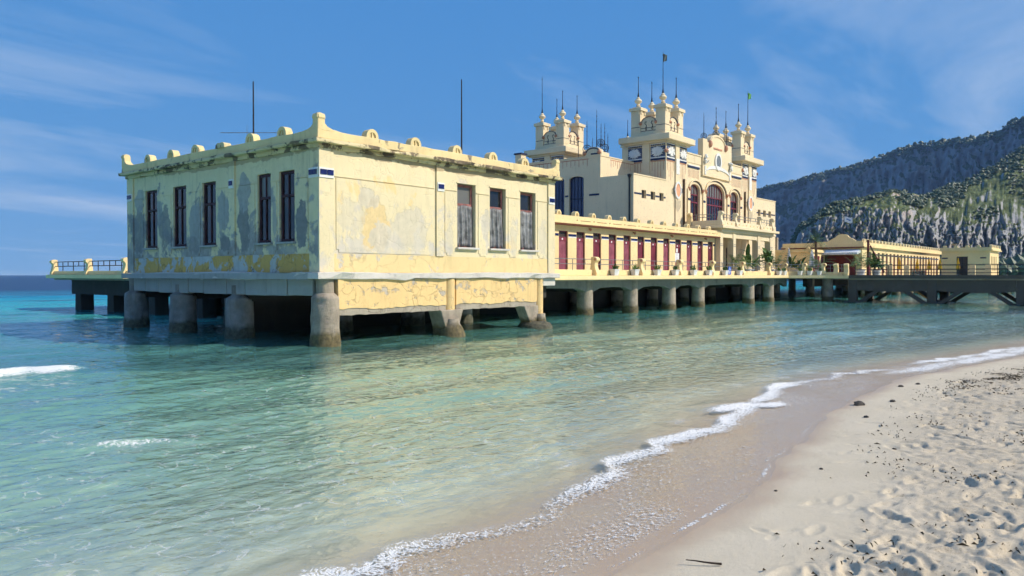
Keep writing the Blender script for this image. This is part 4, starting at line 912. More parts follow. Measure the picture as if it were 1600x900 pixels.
def tower(u0, v0, front, left, flags, detail):
    """u0,v0: low corner; front: sign of the outward v face, left: sign of the outward u face"""
    S = 3.3; u1, v1 = u0 + S, v0 + S
    body = MB().box(u0, u1, v0, v1, ZD, 12.12).build('tower', 'cream', bh)
    pf = v0 if front < 0 else v1; pl = u0 if left < 0 else u1
    faces = [('x', u0, pf, front), ('y', v0, pl, left)]
    if left > 0: faces.append(('y', v0, u0, -1))
    for ax, a0, p, o in faces:
        q = lambda a, b, t, z0, z1, nm, mt: MB().bx(ax, a0 + a, a0 + b, min(p, p + o * t), max(p, p + o * t), z0, z1).build(nm, mt, body)
        q(1.35, 1.95, .10, ZD if ax == 'x' else 8.9, 12.1, 'tower_pilaster', 'cream')
        if detail:
            relief(body, ax, a0 + .08, a0 + 1.28, p, 10.95, 11.75, o); relief(body, ax, a0 + 2.02, a0 + 3.22, p, 10.95, 11.75, o)
            stp = MB()
            for c0 in (.12, 2.06):
                for k in range(5):
                    a = a0 + c0 + .06 + k * .24; t = .012
                    stp.bx(ax, a, a + .035, min(p, p + o * t), max(p, p + o * t), 9.25 + .35 * abs(k - 2) * (.6 if k % 2 else 1), 10.62)
            stp.build('pinstripes', 'terracotta', body)
            for c0, c1 in ((.08, 1.28), (2.02, 3.22)):
                q(c0, c1, .06, 11.88, 11.94, 'dentil_band', 'white'); q(c0, c1, .03, 10.62, 10.68, 'terracotta_band', 'terracotta')
                dn = MB()
                for k in range(8): dn.bx(ax, a0 + c0 + k * .15 + .02, a0 + c0 + k * .15 + .09, min(p, p + o * .08), max(p, p + o * .08), 11.80, 11.88)
                dn.build('dentils', 'navy', body)
            if ax == 'x':
                el_ = MB(); c = (a0 + 1.65, 8.55)
                ou = arc(c[0], c[1], .50, .66, 0, 360, 24); inn = arc(c[0], c[1], .36, .50, 0, 360, 24)
                t0, t1 = sorted((p + o * .10, p + o * .17)); MB().band(ou, inn, 'x', t0, t1).build('medallion_ring', 'white', body)
                MB().prism(inn[:-1], 'x', *sorted((p + o * .10, p + o * .135))).build('medallion', 'pink', body)
                ear = MB()
                for sx in (-1, 1): ear.band(arc(c[0] + sx * .52, c[1], .17, .2, 90, 90 - sx * 180, 8), arc(c[0] + sx * .52, c[1], .11, .13, 90, 90 - sx * 180, 8), 'x', t0, t1 - .01)
                ear.build('medallion_ears', 'galv', body)
                stl = MB()
                for k in range(7): stl.box(a0 + 1.2 + k * .15, a0 + 1.225 + k * .15, min(p + o * .101, p + o * .112), max(p + o * .101, p + o * .112), 6.9 + .12 * abs(k - 3), 7.8)
                stl.build('pinstripes', 'galv', body)
                q(1.40, 1.90, .13, 9.75, 10.9, 'white_panel', 'white')
            MB().ball((pl + left * .05, (v0 if ax == 'x' else v0) + .0, 11.35) if ax == 'y' else (a0, p + o * .05, 11.35), 0.14, 8, 6).build('boss', 'terracotta', body)
    # slab and upper stage
    e = .50
    MB().box(u0 - .2, u1 + .2, v0 - .2, v1 + .2, 11.99, 12.12).build('soffit_mould', 'cream', body)
    MB().box(u0 - e, u1 + e, v0 - e, v1 + e, 12.122, 12.58).build('tower_slab', 'cream', body, bev=0.05)
    cu, cv = u0 + S / 2, v0 + S / 2; h = 1.05
    MB().box(cu - h - .42, cu + h + .42, cv - h - .42, cv + h + .42, 12.58, 12.95).build('plinth', 'cream', body, bev=0.03)
    for sx in (-1, 1):
        for sy in (-1, 1):
            x, y = cu + sx * h, cv + sy * h
            po = MB(); po.box(x - .40, x + .40, y - .40, y + .40, 12.95, 14.62); po.box(x - .52, x + .52, y - .52, y + .52, 14.62, 14.86); po.box(x - .30, x + .30, y - .30, y + .30, 14.86, 14.96)
            for ddx in (-.25, .25):
                po.box(x + ddx - .08, x + ddx + .08, y - .46, y - .40, 14.35, 14.62); po.box(x - .46, x - .40, y + ddx - .08, y + ddx + .08, 14.35, 14.62)
            po.build('tower_post', 'cream', body, bev=0.02)
            MB().lathe([(.12, 14.96), (.14, 15.06), (.18, 15.10), (.12, 15.16), (.10, 15.22), (.24, 15.34), (.29, 15.44), (.24, 15.54), (.14, 15.60), (.16, 15.64), (.10, 15.72), (.03, 15.80)], x, y, 14).build('finial_urn', 'cream', body, smooth=True)
            fl = flags.get((sx, sy)); hh = 3.0 if fl else 1.55
            r_ = MB().lathe([(.085, 15.72), (.05, 15.98), (.03, 16.1), (.016, 15.8 + hh)], x, y, 6); r_.ball((x, y, 15.8 + hh * .93), 0.05, 6, 4)
            ro = r_.build('lightning_rod', 'iron', body)
            if fl and fl != 'none':
                zt = 15.8 + hh - .1; f_ = MB(); vs = []; nn = 6
                for i in range(nn + 1):
                    for j in range(4): vs.append((x + .02 + .28 * (i / nn) * .63 + .03 * math.sin(i * 1.3 + j), y - .28 * (i / nn) * .77, zt - .62 * j / 3 * (1 - .35 * i / nn) - .12 * i / nn))
                fs = [(i * 4 + j, (i + 1) * 4 + j, (i + 1) * 4 + j + 1, i * 4 + j + 1) for i in range(nn) for j in range(3)]
                fo_ = f_.add(vs, fs).build('pennant', fl, body); fo_.modifiers.new('thick', 'SOLIDIFY').thickness = 0.01
    # arched gables between the posts
    for ax, c, p, o in (('x', cu, cv - h, -1), ('x', cu, cv + h, 1), ('y', cv, cu - h, -1), ('y', cv, cu + h, 1)):
        t0, t1 = sorted((p + o * .30, p - o * .1))
        g = [(c - .65, 12.95), (c - .65, 13.62)] + arc(c, 13.62, .65, .48, 180, 0, 10)[1:] + [(c + .65, 12.95)]
        MB().prism(g, ax, t0, t1).build('tower_gable', 'cream', body)
        if detail:
            d0, d1 = sorted((p + o * .30, p + o * .36))
            MB().band(arc(c, 13.62, .65, .48, 180, 0, 10), arc(c, 13.62, .615, .445, 180, 0, 10), ax, d0, d1).build('gable_line', 'navy', body)
            hm = MB(); horse(hm, ax, c - .30, p + o * .31, 13.30, -1); horse(hm, ax, c + .24, p + o * .31, 13.30, -1); hm.build('painted_figures', 'iron', body)
            for s in (-1, 1):
                MB().ball((c + s * .66, p + o * .38, 13.62) if ax == 'x' else (p + o * .38, c + s * .66, 13.62), 0.13, 8, 6).build('boss', 'terracotta', body)
            ln = MB()
            for zz in (13.02, 13.25): ln.bx(ax, c - .62, c + .62, *sorted((p + o * .30, p + o * .312)), zz, zz + .035)
            for s in (-1, 1): ln.bx(ax, c + s * 1.05 - .38, c + s * 1.05 + .38, *sorted((p + o * .40, p + o * .412)), 13.35, 13.385)
            ln.build('painted_lines', 'navy', body)
tower(36.5, VF, -1, -1, {(-1, -1): 'flaggrey'}, True)
tower(mir(36.5) - 3.3, VF, -1, 1, {(1, -1): 'flaggreen'}, True)
tower(36.5, 16.7, 1, -1, {(-1, 1): 'none'}, True)
tower(mir(36.5) - 3.3, 16.7, 1, 1, {(1, 1): 'none'}, False)

# central front
CW = [(40.45, 42.20, 5.9, 9.32, .45), (43.35, 46.85, 5.9, 9.66, .80), (mir(42.20), mir(40.45), 5.9, 9.32, .45)]
GD = [(40.6, 41.6, ZD, 4.5), (44.3, 45.9, ZD, 4.5), (47.2, 47.9, ZD, 4.5), (48.6, 49.3, ZD, 4.5)]
U0, U1 = 39.8, mir(39.8)
wall_open(MB(), 'x', VF + .02, VF + .4, U0, U1, 5.7, 10.9, CW).build('front_wall', 'cream', bh)
wall_open(MB(), 'x', VF + .02, VF + .4, U0, U1, ZD, 5.7, GD).build('front_wall', 'cream', bh)
for a, b, z0, z1 in GD: window(bh, 'x', VF + .2, a, b, z0, z1, cols=2, trans=(3.9,), fw=.09, fmat='maroon_old', gmat='glass', name='ground_door')
MB().box(U0, U1, VF + .4, 16.7, 10.3, 10.4).build('central_roof', 'roof', bh)
MB().box(U0, U1, VF - .02, VF + .3, 10.9, 11.55).build('parapet', 'cream', bh); MB().box(U0, U1, VF - .07, VF + .34, 11.55, 11.65).build('coping', 'cream', bh)
MB().box(U0, U1, 19.7, 20.0, ZD, 11.6).build('rear_wall', 'cream', bh)
for i, (a, b, z0, z1, r) in enumerate(CW):
    wn = window(bh, 'x', VF + .22, a, b, z0, z1, r, cols=3 if i != 1 else 7, trans=(7.85, 8.45), fw=.10, fmat='maroon', gmat='glass', gtop='glassgrey', name='arched_window')
    zs = z1 - r; e = .34
    MB().band(arch_pts(a - e, b + e, zs, r + e, 14), arch_pts(a - e + .10, b + e - .10, zs, r + e - .10, 14), 'x', VF - .10, VF + .02).build('arch_moulding', 'cream', bh)
    MB().band(arch_pts(a - e + .12, b + e - .12, zs, r + e - .12, 14), arch_pts(a - e + .16, b + e - .16, zs, r + e - .16, 14), 'x', VF - .02, VF + .02).build('arch_line', 'navy', bh)
    for xx in (a - e + .05, b + e - .05): MB().ball((xx, VF - .08, zs - .02), .13, 8, 6, 1.2).build('boss', 'terracotta', bh)
for xx in (40.1, 42.78, 47.42, 50.1):
    MB().box(xx - .2, xx + .2, VF - .08, VF + .02, 5.9, 8.85).build('pilaster', 'cream', bh)
    for k in range(3): MB().box(xx - .19 + k * .13, xx - .08 + k * .13, VF - .1, VF - .08, 7.95, 8.12).build('tile', 'navy', bh)
for a, b in ((40.0, 42.0), (mir(42.0), mir(40.0))):
    MB().box(a, b, VF - .05, VF + .02, 10.52, 10.66).build('navy_band', 'navy', bh); MB().box(a, b, VF - .06, VF + .02, 10.67, 10.74).build('white_band', 'white', bh)
    st = MB()
    for k in range(9): st.box(a + .1 + k * .22, a + .14 + k * .22, VF + .005, VF + .02, 9.75, 10.4)
    st.build('pinstripes', 'terracotta', bh)
g = [(42.35, 10.1), (42.35, 13.05), (43.15, 13.05), (43.15, 12.85), (43.45, 12.85), (43.6, 13.10)] + arc(UC, 12.95, 1.45, .70, 170, 10, 12) + [(46.6, 13.10), (46.75, 12.85), (47.05, 12.85), (47.05, 13.05), (47.85, 13.05), (47.85, 10.1)]
gb = MB().prism(g, 'x', VF - .14, VF + .3).build('central_gable', 'cream', bh)
MB().band(arc(UC, 12.85, 1.42, .70, 175, 5, 14), arc(UC, 12.85, 1.34, .62, 175, 5, 14), 'x', VF - .2, VF - .14).build('gable_line', 'cream', gb)
MB().band(arc(UC, 10.35, 2.3, .75, 160, 20, 14), arc(UC, 10.35, 2.3, .45, 160, 20, 14), 'x', VF - .2, VF - .14).build('white_swag', 'white', gb)
MB().band(arc(UC, 11.45, .62, .72, 0, 360, 24), arc(UC, 11.45, .42, .52, 0, 360, 24), 'x', VF - .24, VF - .14).build('oculus_ring', 'white', gb)
MB().prism(arc(UC, 11.45, .42, .52, 0, 360, 24)[:-1], 'x', VF - .19, VF - .14).build('oculus', 'grille', gb)
MB().box(UC - .8, UC + .8, VF - .18, VF - .14, 12.42, 12.55).build('terracotta_band', 'terracotta', gb)
for s in (-1, 1):
    MB().ball((UC + s * 1.5, VF - .16, 12.75), .22, 8, 6, 1.4).build('boss', 'terracotta', gb)
    m = MB()
    for k in range(14):
        a = random.uniform(0, 6.28); rr = random.uniform(.05, .28); m.ball((UC + s * 2.35 + rr * math.cos(a), VF - .18 - random.random() * .15, 11.3 + rr * 1.5 * math.sin(a)), random.uniform(.07, .14), 6, 4)
    m.build('plaster_mask', 'white', gb)
    MB().box(UC + s * 2.35 - .10, UC + s * 2.35 + .10, VF - .2, VF - .14, 10.2, 10.9).build('white_pendant', 'white', gb)
rod(43.0, VF + .1, 13.0, 2.2, .24, gb); rod(UC + .2, VF + .1, 13.5, 2.4, .26, gb); rod(47.4, VF + .1, 13.05, 2.0, 0, gb); rod(41.0, VF + .6, 11.6, 1.3, 0, gb); rod(46.0, 9, 11.6, 2.6, 0, gb)
for xx in (39.25, mir(39.25)): MB().box(xx - .06, xx + .06, VF - .14, VF - .02, 5.6, 9.5).build('downpipe', 'trunk', bh)
# portico and balcony
PO = thing; VP = 4.6
PC = [39.78, 42.15, 47.05, 49.75]
for xx in PC:
    c = MB().box(xx - .25, xx + .25, VP, VP + .5, ZD, 5.02); c.box(xx - .30, xx + .30, VP - .05, VP + .55, ZD, 2.5)
    co = c.build('portico_column', 'cream', bh, bev=0.015)
    ln = MB(); ln.box(xx - .252, xx + .252, VP - .012, VP, 4.36, 4.39); ln.box(xx - .252, xx + .252, VP - .012, VP, 4.48, 4.51); ln.build('painted_lines', 'galv', co)
for a, b in zip(PC[:-1], PC[1:]):
    a += .25; b -= .25; m = MB(); k = .22
    m.prism([(a, 5.42), (a, 4.82)] + [(a + k * .3, 4.94), (a + k, 5.0)] + [(b - k, 5.0), (b - k * .3, 4.94)] + [(b, 4.82), (b, 5.42)], 'x', VP + .06, VP + .46)
    m.build('portico_beam', 'cream', bh)
for xx in PC: MB().box(xx - .25, xx + .25, VP + .01, VP + .5, 5.02, 5.42).build('portico_beam', 'cream', bh)
MB().box(39.55, 49.98, VP - .1, 7.5, 5.42, 5.66).build('entablature', 'cream', bh)
MB().box(39.15, 50.6, VP - .38, 7.5, 5.66, 5.86).build('balcony_slab', 'cream', bh, bev=0.03)
MB().box(39.3, 50.45, VP - .12, VP + .08, 5.86, 6.26).build('balcony_parapet', 'cream', bh, bev=0.02); MB().box(39.3, 39.5, VP + .08, 7.48, 5.86, 6.26).build('balcony_parapet', 'cream', bh, bev=0.02)
for xx in (39.5, 42.15, 47.05, 49.75): scroll_post(bh, 'x', xx, VP - .02, 5.9, 6.95, mat='cream', mark=False)
scroll_post(bh, 'y', 7.0, 39.35, 5.9, 6.9, mat='cabin', mark=False)
for a, b in ((39.7, 41.95), (42.35, 46.85), (47.25, 49.55)): rails(bh, (a, VP, 0), (b, VP, 0), (6.72, 6.50), 6.26, 4, 'galv', .022)
rails(bh, (39.4, VP + .3, 0), (39.4, 6.8, 0), (6.72, 6.5), 6.26, 3, 'galv', .022)
for k in range(14): MB().box(39.8 + k * .72, 39.92 + k * .72, VP - .16, VP - .12, 6.02, 6.10).build('balcony_stud', 'cabin', bh)
MB().box(50.6, 51.9, 5.0, 7.4, 5.5, 5.66).build('side_canopy', 'cream', bh, bev=0.02)
tag(bh, None, None)

# ------------------------------------------------------------------ footbridge to the shore
br = thing('footbridge', (53.8, -12, 0), 'dark concrete footbridge with trestle piers and thin rails running to the right', 'bridge')
V1 = -48
MB().box(51.15, 56.5, V1, -1.3, 1.78, 2.10).build('deck', 'concrete', br)
MB().box(50.95, 51.15, V1, -1.3, 1.9, 2.16).build('kerb', 'bridge', br); MB().box(56.5, 56.7, V1, -1.3, 1.9, 2.16).build('kerb', 'bridge', br)
PV = [-1.55 - 5.75 * k for k in range(8)]
for uu in (51.2, 56.0):
    for a, b in zip(PV[:-1], PV[1:]):
        MB().prism([(a - .32, 1.89), (b + .32, 1.89), (b + .32, .95), (b + 1.75, .86), ((a + b) / 2, .84), (a - 1.75, .86), (a - .32, .95)], 'y', uu, uu + .42).build('edge_beam', 'bridge', br)
        for c, s in ((a, -1), (b, 1)):
            MB().prism([(c + s * .32, .0), (c + s * .32, -.35), (c + s * 2.05, .88), (c + s * 1.62, .90)], 'y', uu + .04, uu + .38).build('strut', 'bridge', br)
for v_ in PV:
    for uu in (51.17, 55.98):
        MB().box(uu, uu + .48, v_ - .32, v_ + .32, -2, 1.89).build('pier', 'bridge', br, bev=.03)
        MB().prism([(v_ - .75, -2), (v_ - .75, -.05), (v_ - .5, .08), (v_ + .5, .08), (v_ + .75, -.05), (v_ + .75, -2)], 'y', uu - .1, uu + .6).build('footing', 'bridge', br)
    MB().box(51.65, 55.98, v_ - .25, v_ + .25, 1.2, 1.77).build('cross_beam', 'bridge', br)
for uu in (51.05, 56.6):
    ps = [-1.8 - 2.45 * k for k in range(19)]
    for v_ in ps: MB().tube((uu, v_, 1.95), (uu, v_, 2.98), 0.03, 6).build('rail_post', 'iron', br)
    m = MB()
    for z in (2.96, 2.62, 2.34): m.tube((uu, ps[0], z), (uu, ps[-1], z), 0.022, 6)
    m.build('handrail', 'iron', br)
    for v_ in ((-3.1, -4.4, -9.2, -10.3, -14.8, -15.8) if uu > 55 else ()): MB().box(uu - .16, uu + .16, v_ - .2, v_ + .2, 2.16, 2.98).build('rail_pillar', 'cabin', br)

# ------------------------------------------------------------------ buildings beyond the bridge
far = thing('far_platform', (85, 4, 0), 'long far concrete platform carrying the low yellow buildings behind the footbridge', 'platform')
MB().prism([(62.05, 0.2), (87, 0.2), (87, -7.4), (112, -7.4), (112, 16), (62.05, 16)], 'z', 1.75, 2.1).build('deck', 'concrete', far)
for u_ in range(64, 112, 6):
    for v_ in (0.8, 6, 12): MB().lathe([(.45, -2), (.45, .2), (.4, .3), (.4, 1.75)], u_, v_, 14).build('column', 'pier', far, smooth=True)
for u_ in (88, 94, 100, 106): MB().lathe([(.45, -2), (.45, .2), (.4, .3), (.4, 1.75)], u_, -6.6, 14).build('column', 'pier', far, smooth=True)
MB().box(62.1, 87, .3, .6, 1.2, 1.75).build('edge_beam', 'concrete_dark', far); MB().box(62.1, 111, 5.7, 6.1, 1.0, 1.75).build('cross_beam', 'concrete_dark', far)
lb = thing('far_cabin_building', (84, 4, 2.1), 'long low cream building with crenellated parapet and many maroon doors beyond the bridge', 'building')
DL = [68.0 + 1.62 * k for k in range(21)]
wall_open(MB(), 'x', 1.4, 1.65, 65, 102.5, 2.1, 4.9, [(u_ - .42, u_ + .42, 2.1, 4.45) for u_ in DL]).build('wall', 'cabin', lb)
MB().box(65.0, 65.25, 1.65, 9, 2.1, 4.9).build('side_wall', 'cabin', lb); MB().box(65.25, 102.5, 1.9, 9, 2.1, 4.85).build('body', 'cabin', lb)
MB().box(64.7, 102.8, 1.1, 9.2, 4.9, 5.0).build('cornice', 'cabin', lb); MB().box(64.8, 102.7, 1.2, 1.45, 5.0, 5.38).build('parapet', 'cabin', lb); MB().box(64.8, 65.0, 1.45, 9.1, 5.0, 5.38).build('parapet', 'cabin', lb)
MB().box(64.69, 64.72, 1.1, 9.2, 4.80, 4.92).build('eaves_band', 'brown', lb)
for k in range(29): merlon(lb, 'x', 65.3 + k * 1.32, 1.2, 1.45, 5.38, .20, 'cabin', .12, False)
for u_ in DL:
    d = MB().box(u_ - .42, u_ + .42, 1.52, 1.58, 2.1, 4.45).build('door', 'maroon', lb); MB().box(u_ - .36, u_ + .36, 1.505, 1.52, 4.0, 4.38).build('transom_louvre', 'louvre', d)
    MB().box(u_ + .44, u_ + 1.18, 1.385, 1.4, 4.15, 4.30).build('tile', 'tile', lb)
# curved gable over the shaded end and its awning
g = [(1.3, 5.38), (1.3, 5.5), (1.9, 5.5), (2.2, 5.7), (2.5, 5.85)] + arc(3.2, 5.85, .62, .35, 170, 10, 8)[::-1][::-1] + [(3.95, 5.85), (4.2, 5.7), (4.6, 5.5), (5.6, 5.45), (5.6, 5.38)]
MB().prism(g, 'y', 64.8, 65.1).build('end_gable', 'cabin', lb)
MB().prism([(64.95, 4.35), (64.95, 4.7), (63.7, 4.35), (63.7, 4.15)], 'x', 1.5, 5.2).build('awning', 'canvas', lb)
MB().box(64.9, 65.0, 2.0, 4.9, 2.1, 4.1).build('glazed_front', 'redsteel', lb)
lw = thing('far_low_building', (64, 8, 2.1), 'low plain ochre building with one chimney between the bath house and the palm', 'building')
MB().box(60.3, 64.6, 4.8, 12, 2.1, 4.35).build('wall', 'cabin', lw); MB().box(60.1, 64.65, 4.6, 12.2, 4.35, 4.5).build('cornice', 'cabin', lw)
MB().box(60.2, 64.6, 4.7, 12.1, 4.5, 4.62).build('parapet', 'cabin', lw); MB().box(61.4, 61.7, 8.4, 8.7, 4.62, 5.9).build('chimney', 'concrete', lw)
for u_ in (61.4, 62.6, 63.8): MB().box(u_ - .35, u_ + .35, 4.77, 4.8, 2.1, 4.0).build('door', 'maroon', lw)
for v_ in (5.0, 7.0, 9.2, 11.4): merlon(lw, 'y', v_, 60.2, 60.4, 4.62, .16, 'cabin', .05, False)
rb = thing('far_corner_building', (91, -3.4, 2.1), 'square cream crenellated building with one tall dark door at the far right', 'building')
wall_open(MB(), 'y', 88.0, 88.3, -6.0, -1.4, 2.1, 4.95, [(-4.1, -2.95, 2.1, 4.3)]).build('wall', 'cabin', rb)
wall_open(MB(), 'x', -6.3, -6.0, 88.0, 95, 2.1, 4.95, [(88.9 + k * 1.25, 89.4 + k * 1.25, 2.6, 4.3) for k in range(4)]).build('wall', 'cabin', rb)
MB().box(88.7, 95, -5.6, -1.45, 2.1, 4.9).build('body', 'black', rb)
dd_ = MB().box(88.12, 88.18, -4.1, -2.95, 2.1, 4.3).build('door', 'louvre', rb); MB().box(88.09, 88.12, -3.56, -3.49, 2.1, 4.3).build('door_stile', 'black', dd_)
MB().box(87.7, 95.3, -6.6, -1.2, 4.95, 5.08).build('cornice', 'cabin', rb); MB().box(87.8, 95.2, -6.5, -6.25, 5.08, 5.34).build('parapet', 'cabin', rb); MB().box(87.8, 88.05, -6.25, -1.25, 5.08, 5.34).build('parapet', 'cabin', rb)
for k in range(6): merlon(rb, 'x', 88.1 + k * 1.3, -6.5, -6.25, 5.34, .2, 'cabin', .1, False)
for k in range(4): merlon(rb, 'y', -5.2 + k * 1.15, 87.8, 88.05, 5.34, .2, 'cabin', .08, False)
for v_ in (-5.65, -1.75): MB().box(87.985, 88.0, v_ - .3, v_ + .3, 4.05, 4.2).build('tile_band', 'navy', rb)
dish = MB(); dish.tube((88.3, -2.6, 5.3), (88.3, -2.6, 5.7), .04, 6); dish.lathe([(.02, 5.62), (.25, 5.68), (.38, 5.8)], 88.3, -2.6, 12); dish.build('satellite_dish', 'galv', rb)

# ------------------------------------------------------------------ plants
def frond(m, base, az, el0, ln, wd, droop, leaf=True, n=6):
    """arching palm leaf: a midrib with leaflets either side"""
    p = Vector(base); d = Vector((math.cos(az) * math.cos(el0), math.sin(az) * math.cos(el0), math.sin(el0))); side = Vector((-math.sin(az), math.cos(az), 0))
    st = ln / n; pts = [p.copy()]; ds = []
    for i in range(n):
        ds.append(d.copy()); p = p + d * st; pts.append(p.copy()); d = (d + Vector((0, 0, -droop / n))).normalized()
    ds.append(d)
    if leaf:
        for i in range(1, n + 1):
            for s in (-1, 1):
                for h_ in (0, .5):
                    q = pts[i] - ds[i] * st * h_; w_ = wd * (math.sin(math.pi * min(.97, (i - h_ + .8) / (n + 1.2))) ** .7)
                    tip = q + side * s * w_ + ds[i] * w_ * .7 + Vector((0, 0, -w_ * .35)); b2 = q + ds[i] * st * .22
                    m.add([q, b2, tip], [(0, 1, 2)])
    else:
        vs = []
        for i in range(n + 1):
            w_ = wd * math.sin(math.pi * min(.98, (i + .25) / (n + .4))) ** .8; f = Vector((0, 0, .25 * w_))
            vs += [pts[i] - side * w_ + f, pts[i], pts[i] + side * w_ + f]
        m.add(vs, [(3 * i + j, 3 * i + j + 1, 3 * i + j + 4, 3 * i + j + 3) for i in range(n) for j in (0, 1)])
def palm_plant(loc, h, spread, n, label, pot=True, broad=False, mat='leaf'):
    t = thing('potted_plant' if pot else 'leafy_plant', loc, label, 'plant', 'big leafy plants on the terrace'); m = MB()
    for k in range(n):
        az = random.uniform(0, 6.28); frond(m, (loc[0] + random.gauss(0, .12 * spread), loc[1] + random.gauss(0, .12 * spread), loc[2] + (.45 if pot else .05) + random.uniform(0, h * .25)), az, R(random.uniform(25, 78)), h * random.uniform(.55, 1.05), (.13 if broad else .22) * h * .62, random.uniform(1.0, 2.1), not broad)
    m.build('leaves', mat, t)
    if pot:
        MB().lathe([(.30, loc[2]), (.36, loc[2] + .42), (.40, loc[2] + .44), (.40, loc[2] + .52), (.34, loc[2] + .5)], loc[0], loc[1], 14).build('pot', 'pot', t, smooth=True); MB().lathe([(.33, loc[2] + .40), (.33, loc[2] + .505)], loc[0], loc[1], 12).build('soil', 'soil', t)
    return t
palm_plant((40.9, 4.0, ZD), 1.75, 2.2, 26, 'bushy green palm in front of the first portico bay', True, False, 'leafy')
palm_plant((42.4, 3.75, ZD), 1.5, 2.0, 22, 'arching green palm beside the blue sign', True, False, 'leafy')
palm_plant((43.9, 4.05, ZD), 2.1, 1.2, 14, 'upright banana-leaved plant in the wide middle portico bay', True, True, 'leaf')
palm_plant((47.9, 4.0, ZD), 2.7, .8, 9, 'tall thin plant with curved leaves before the last portico bay', True, True, 'leaf')
palm_plant((50.3, 4.2, ZD), 2.2, 2.2, 26, 'large dark spiky palm at the end of the portico', True, False, 'leaf')
palm_plant((51.2, 3.0, ZD), 1.7, 2.0, 24, 'low dark bush beside the large spiky palm', True, True, 'leaf')
palm_plant((53.7, 1.9, ZD), 2.1, 1.8, 26, 'bushy palm in a white tub near the terrace corner', True, False, 'leaf')
palm_plant((55.6, -1.0, ZD), 2.3, 2.2, 30, 'broad bright green palm at the start of the bridge', True, False, 'leafy')
palm_plant((57.0, -1.9, ZD), 1.9, 2.2, 26, 'rounded dark green bush at the start of the bridge', True, True, 'leaf')
ORD = ['first', 'second', 'third', 'fourth', 'fifth', 'sixth', 'seventh', 'eighth', 'ninth', 'tenth', 'eleventh', 'twelfth', 'last']
PL = [(21.9, 2.88), (24.1, 2.88), (26.75, 2.88), (29.05, 2.88), (31.6, 2.88), (33.9, 2.88), (36.5, 2.88), (39.0, 2.88), (46.85, 2.88), (48.0, 2.88), (49.25, 2.0), (49.75, 1.38), (50.2, .75)]
for i, (x, y) in enumerate(PL):
    z = 2.146
    t = thing('planter_box', (x, y, z), 'small white planter with a low green plant, %s along the terrace ledge from the pavilion' % ORD[i], 'planter', 'white planters on the terrace ledge')
    p = MB(); p.add([(x - .20, y - .12, z), (x + .20, y - .12, z), (x + .20, y + .12, z), (x - .20, y + .12, z), (x - .25, y - .16, z + .3), (x + .25, y - .16, z + .3), (x + .25, y + .16, z + .3), (x - .25, y + .16, z + .3)], [(0, 3, 2, 1), (4, 5, 6, 7), (0, 1, 5, 4), (1, 2, 6, 5), (2, 3, 7, 6), (3, 0, 4, 7)])
    p.box(x - .27, x + .27, y - .18, y + .18, z + .30, z + .35); p.build('box', 'pot', t, bev=.01)
    m = MB()
    for k in range(26):
        frond(m, (x + random.uniform(-.18, .18), y + random.uniform(-.1, .1), z + .34), random.uniform(0, 6.28), R(random.uniform(35, 85)), random.uniform(.18, .40), .045, random.uniform(.5, 1.2), False, 4)
    m.build('leaves', 'leafy' if i % 3 else 'leaf', t)
sg = thing('terrace_sign', (37.4, 2.95, 2.15), 'small blue sign with white marks standing among the terrace planters', 'sign')
MB().box(37.15, 37.65, 2.93, 2.96, 2.20, 2.75).build('panel', 'bluesign', sg); MB().tube((37.4, 2.97, 2.146), (37.4, 2.97, 2.5), .015, 6).build('stake', 'galv', sg)
m = MB(); m.ball((37.30, 2.925, 2.66), .03, 6, 4); m.box(37.275, 37.325, 2.925, 2.93, 2.52, 2.63); m.build('pictogram', 'paper', sg)
m = MB(); m.ball((37.48, 2.925, 2.66), .03, 6, 4); m.prism([(37.42, 2.52), (37.54, 2.52), (37.48, 2.64)], 'x', 2.925, 2.93); m.build('pictogram', 'paper', sg)
for k in range(3): MB().box(37.2, 37.6 - .06 * k, 2.925, 2.93, 2.42 - k * .07, 2.45 - k * .07).build('text_line', 'paper', sg)

def furled(loc, h, r, mat, label, grp):
    t = thing('furled_parasol', loc, label, 'parasol', grp); x, y, z = loc
    MB().tube(loc, (x, y, z + h + .1), .025, 6).build('pole', 'galv', t)
    m = MB(); n = 14; vs = []; rings = [(h * .32, 1.0), (h * .5, .95), (h * .75, .6), (h, .15)]
    for zz, k in rings:
        for i in range(n): a = 2 * math.pi * i / n; q = r * k * (1.0 if i % 2 else .68); vs.append((x + q * math.cos(a), y + q * math.sin(a), z + zz))
    fs = [(k * n + i, k * n + (i + 1) % n, (k + 1) * n + (i + 1) % n, (k + 1) * n + i) for k in range(3) for i in range(n)] + [tuple(range(n))[::-1], tuple(3 * n + i for i in range(n))]
    m.add(vs, fs).build('canopy', mat, t)
    MB().lathe([(.3, z), (.3, z + .06), (.06, z + .10)], x, y, 12).build('base', 'galv', t)
furled((53.4, 4.4, ZD), 2.4, .22, 'canvas', 'furled white parasol nearer the bath house, before the ochre building', 'furled white parasols')
furled((55.2, 3.0, ZD), 2.3, .27, 'canvas', 'wider furled white parasol next to the tall palm', 'furled white parasols')
for i, (x, y) in enumerate([(77, .75), (85.5, .7), (86.3, -.4), (86.0, -1.6), (86.2, -3.4)]):
    furled((x, y, 2.1), 2.0, .22, 'yellowcloth', 'furled yellow parasol, %s of the yellow ones from the left' % ['first', 'second', 'third', 'fourth', 'last'][i], 'furled yellow parasols')
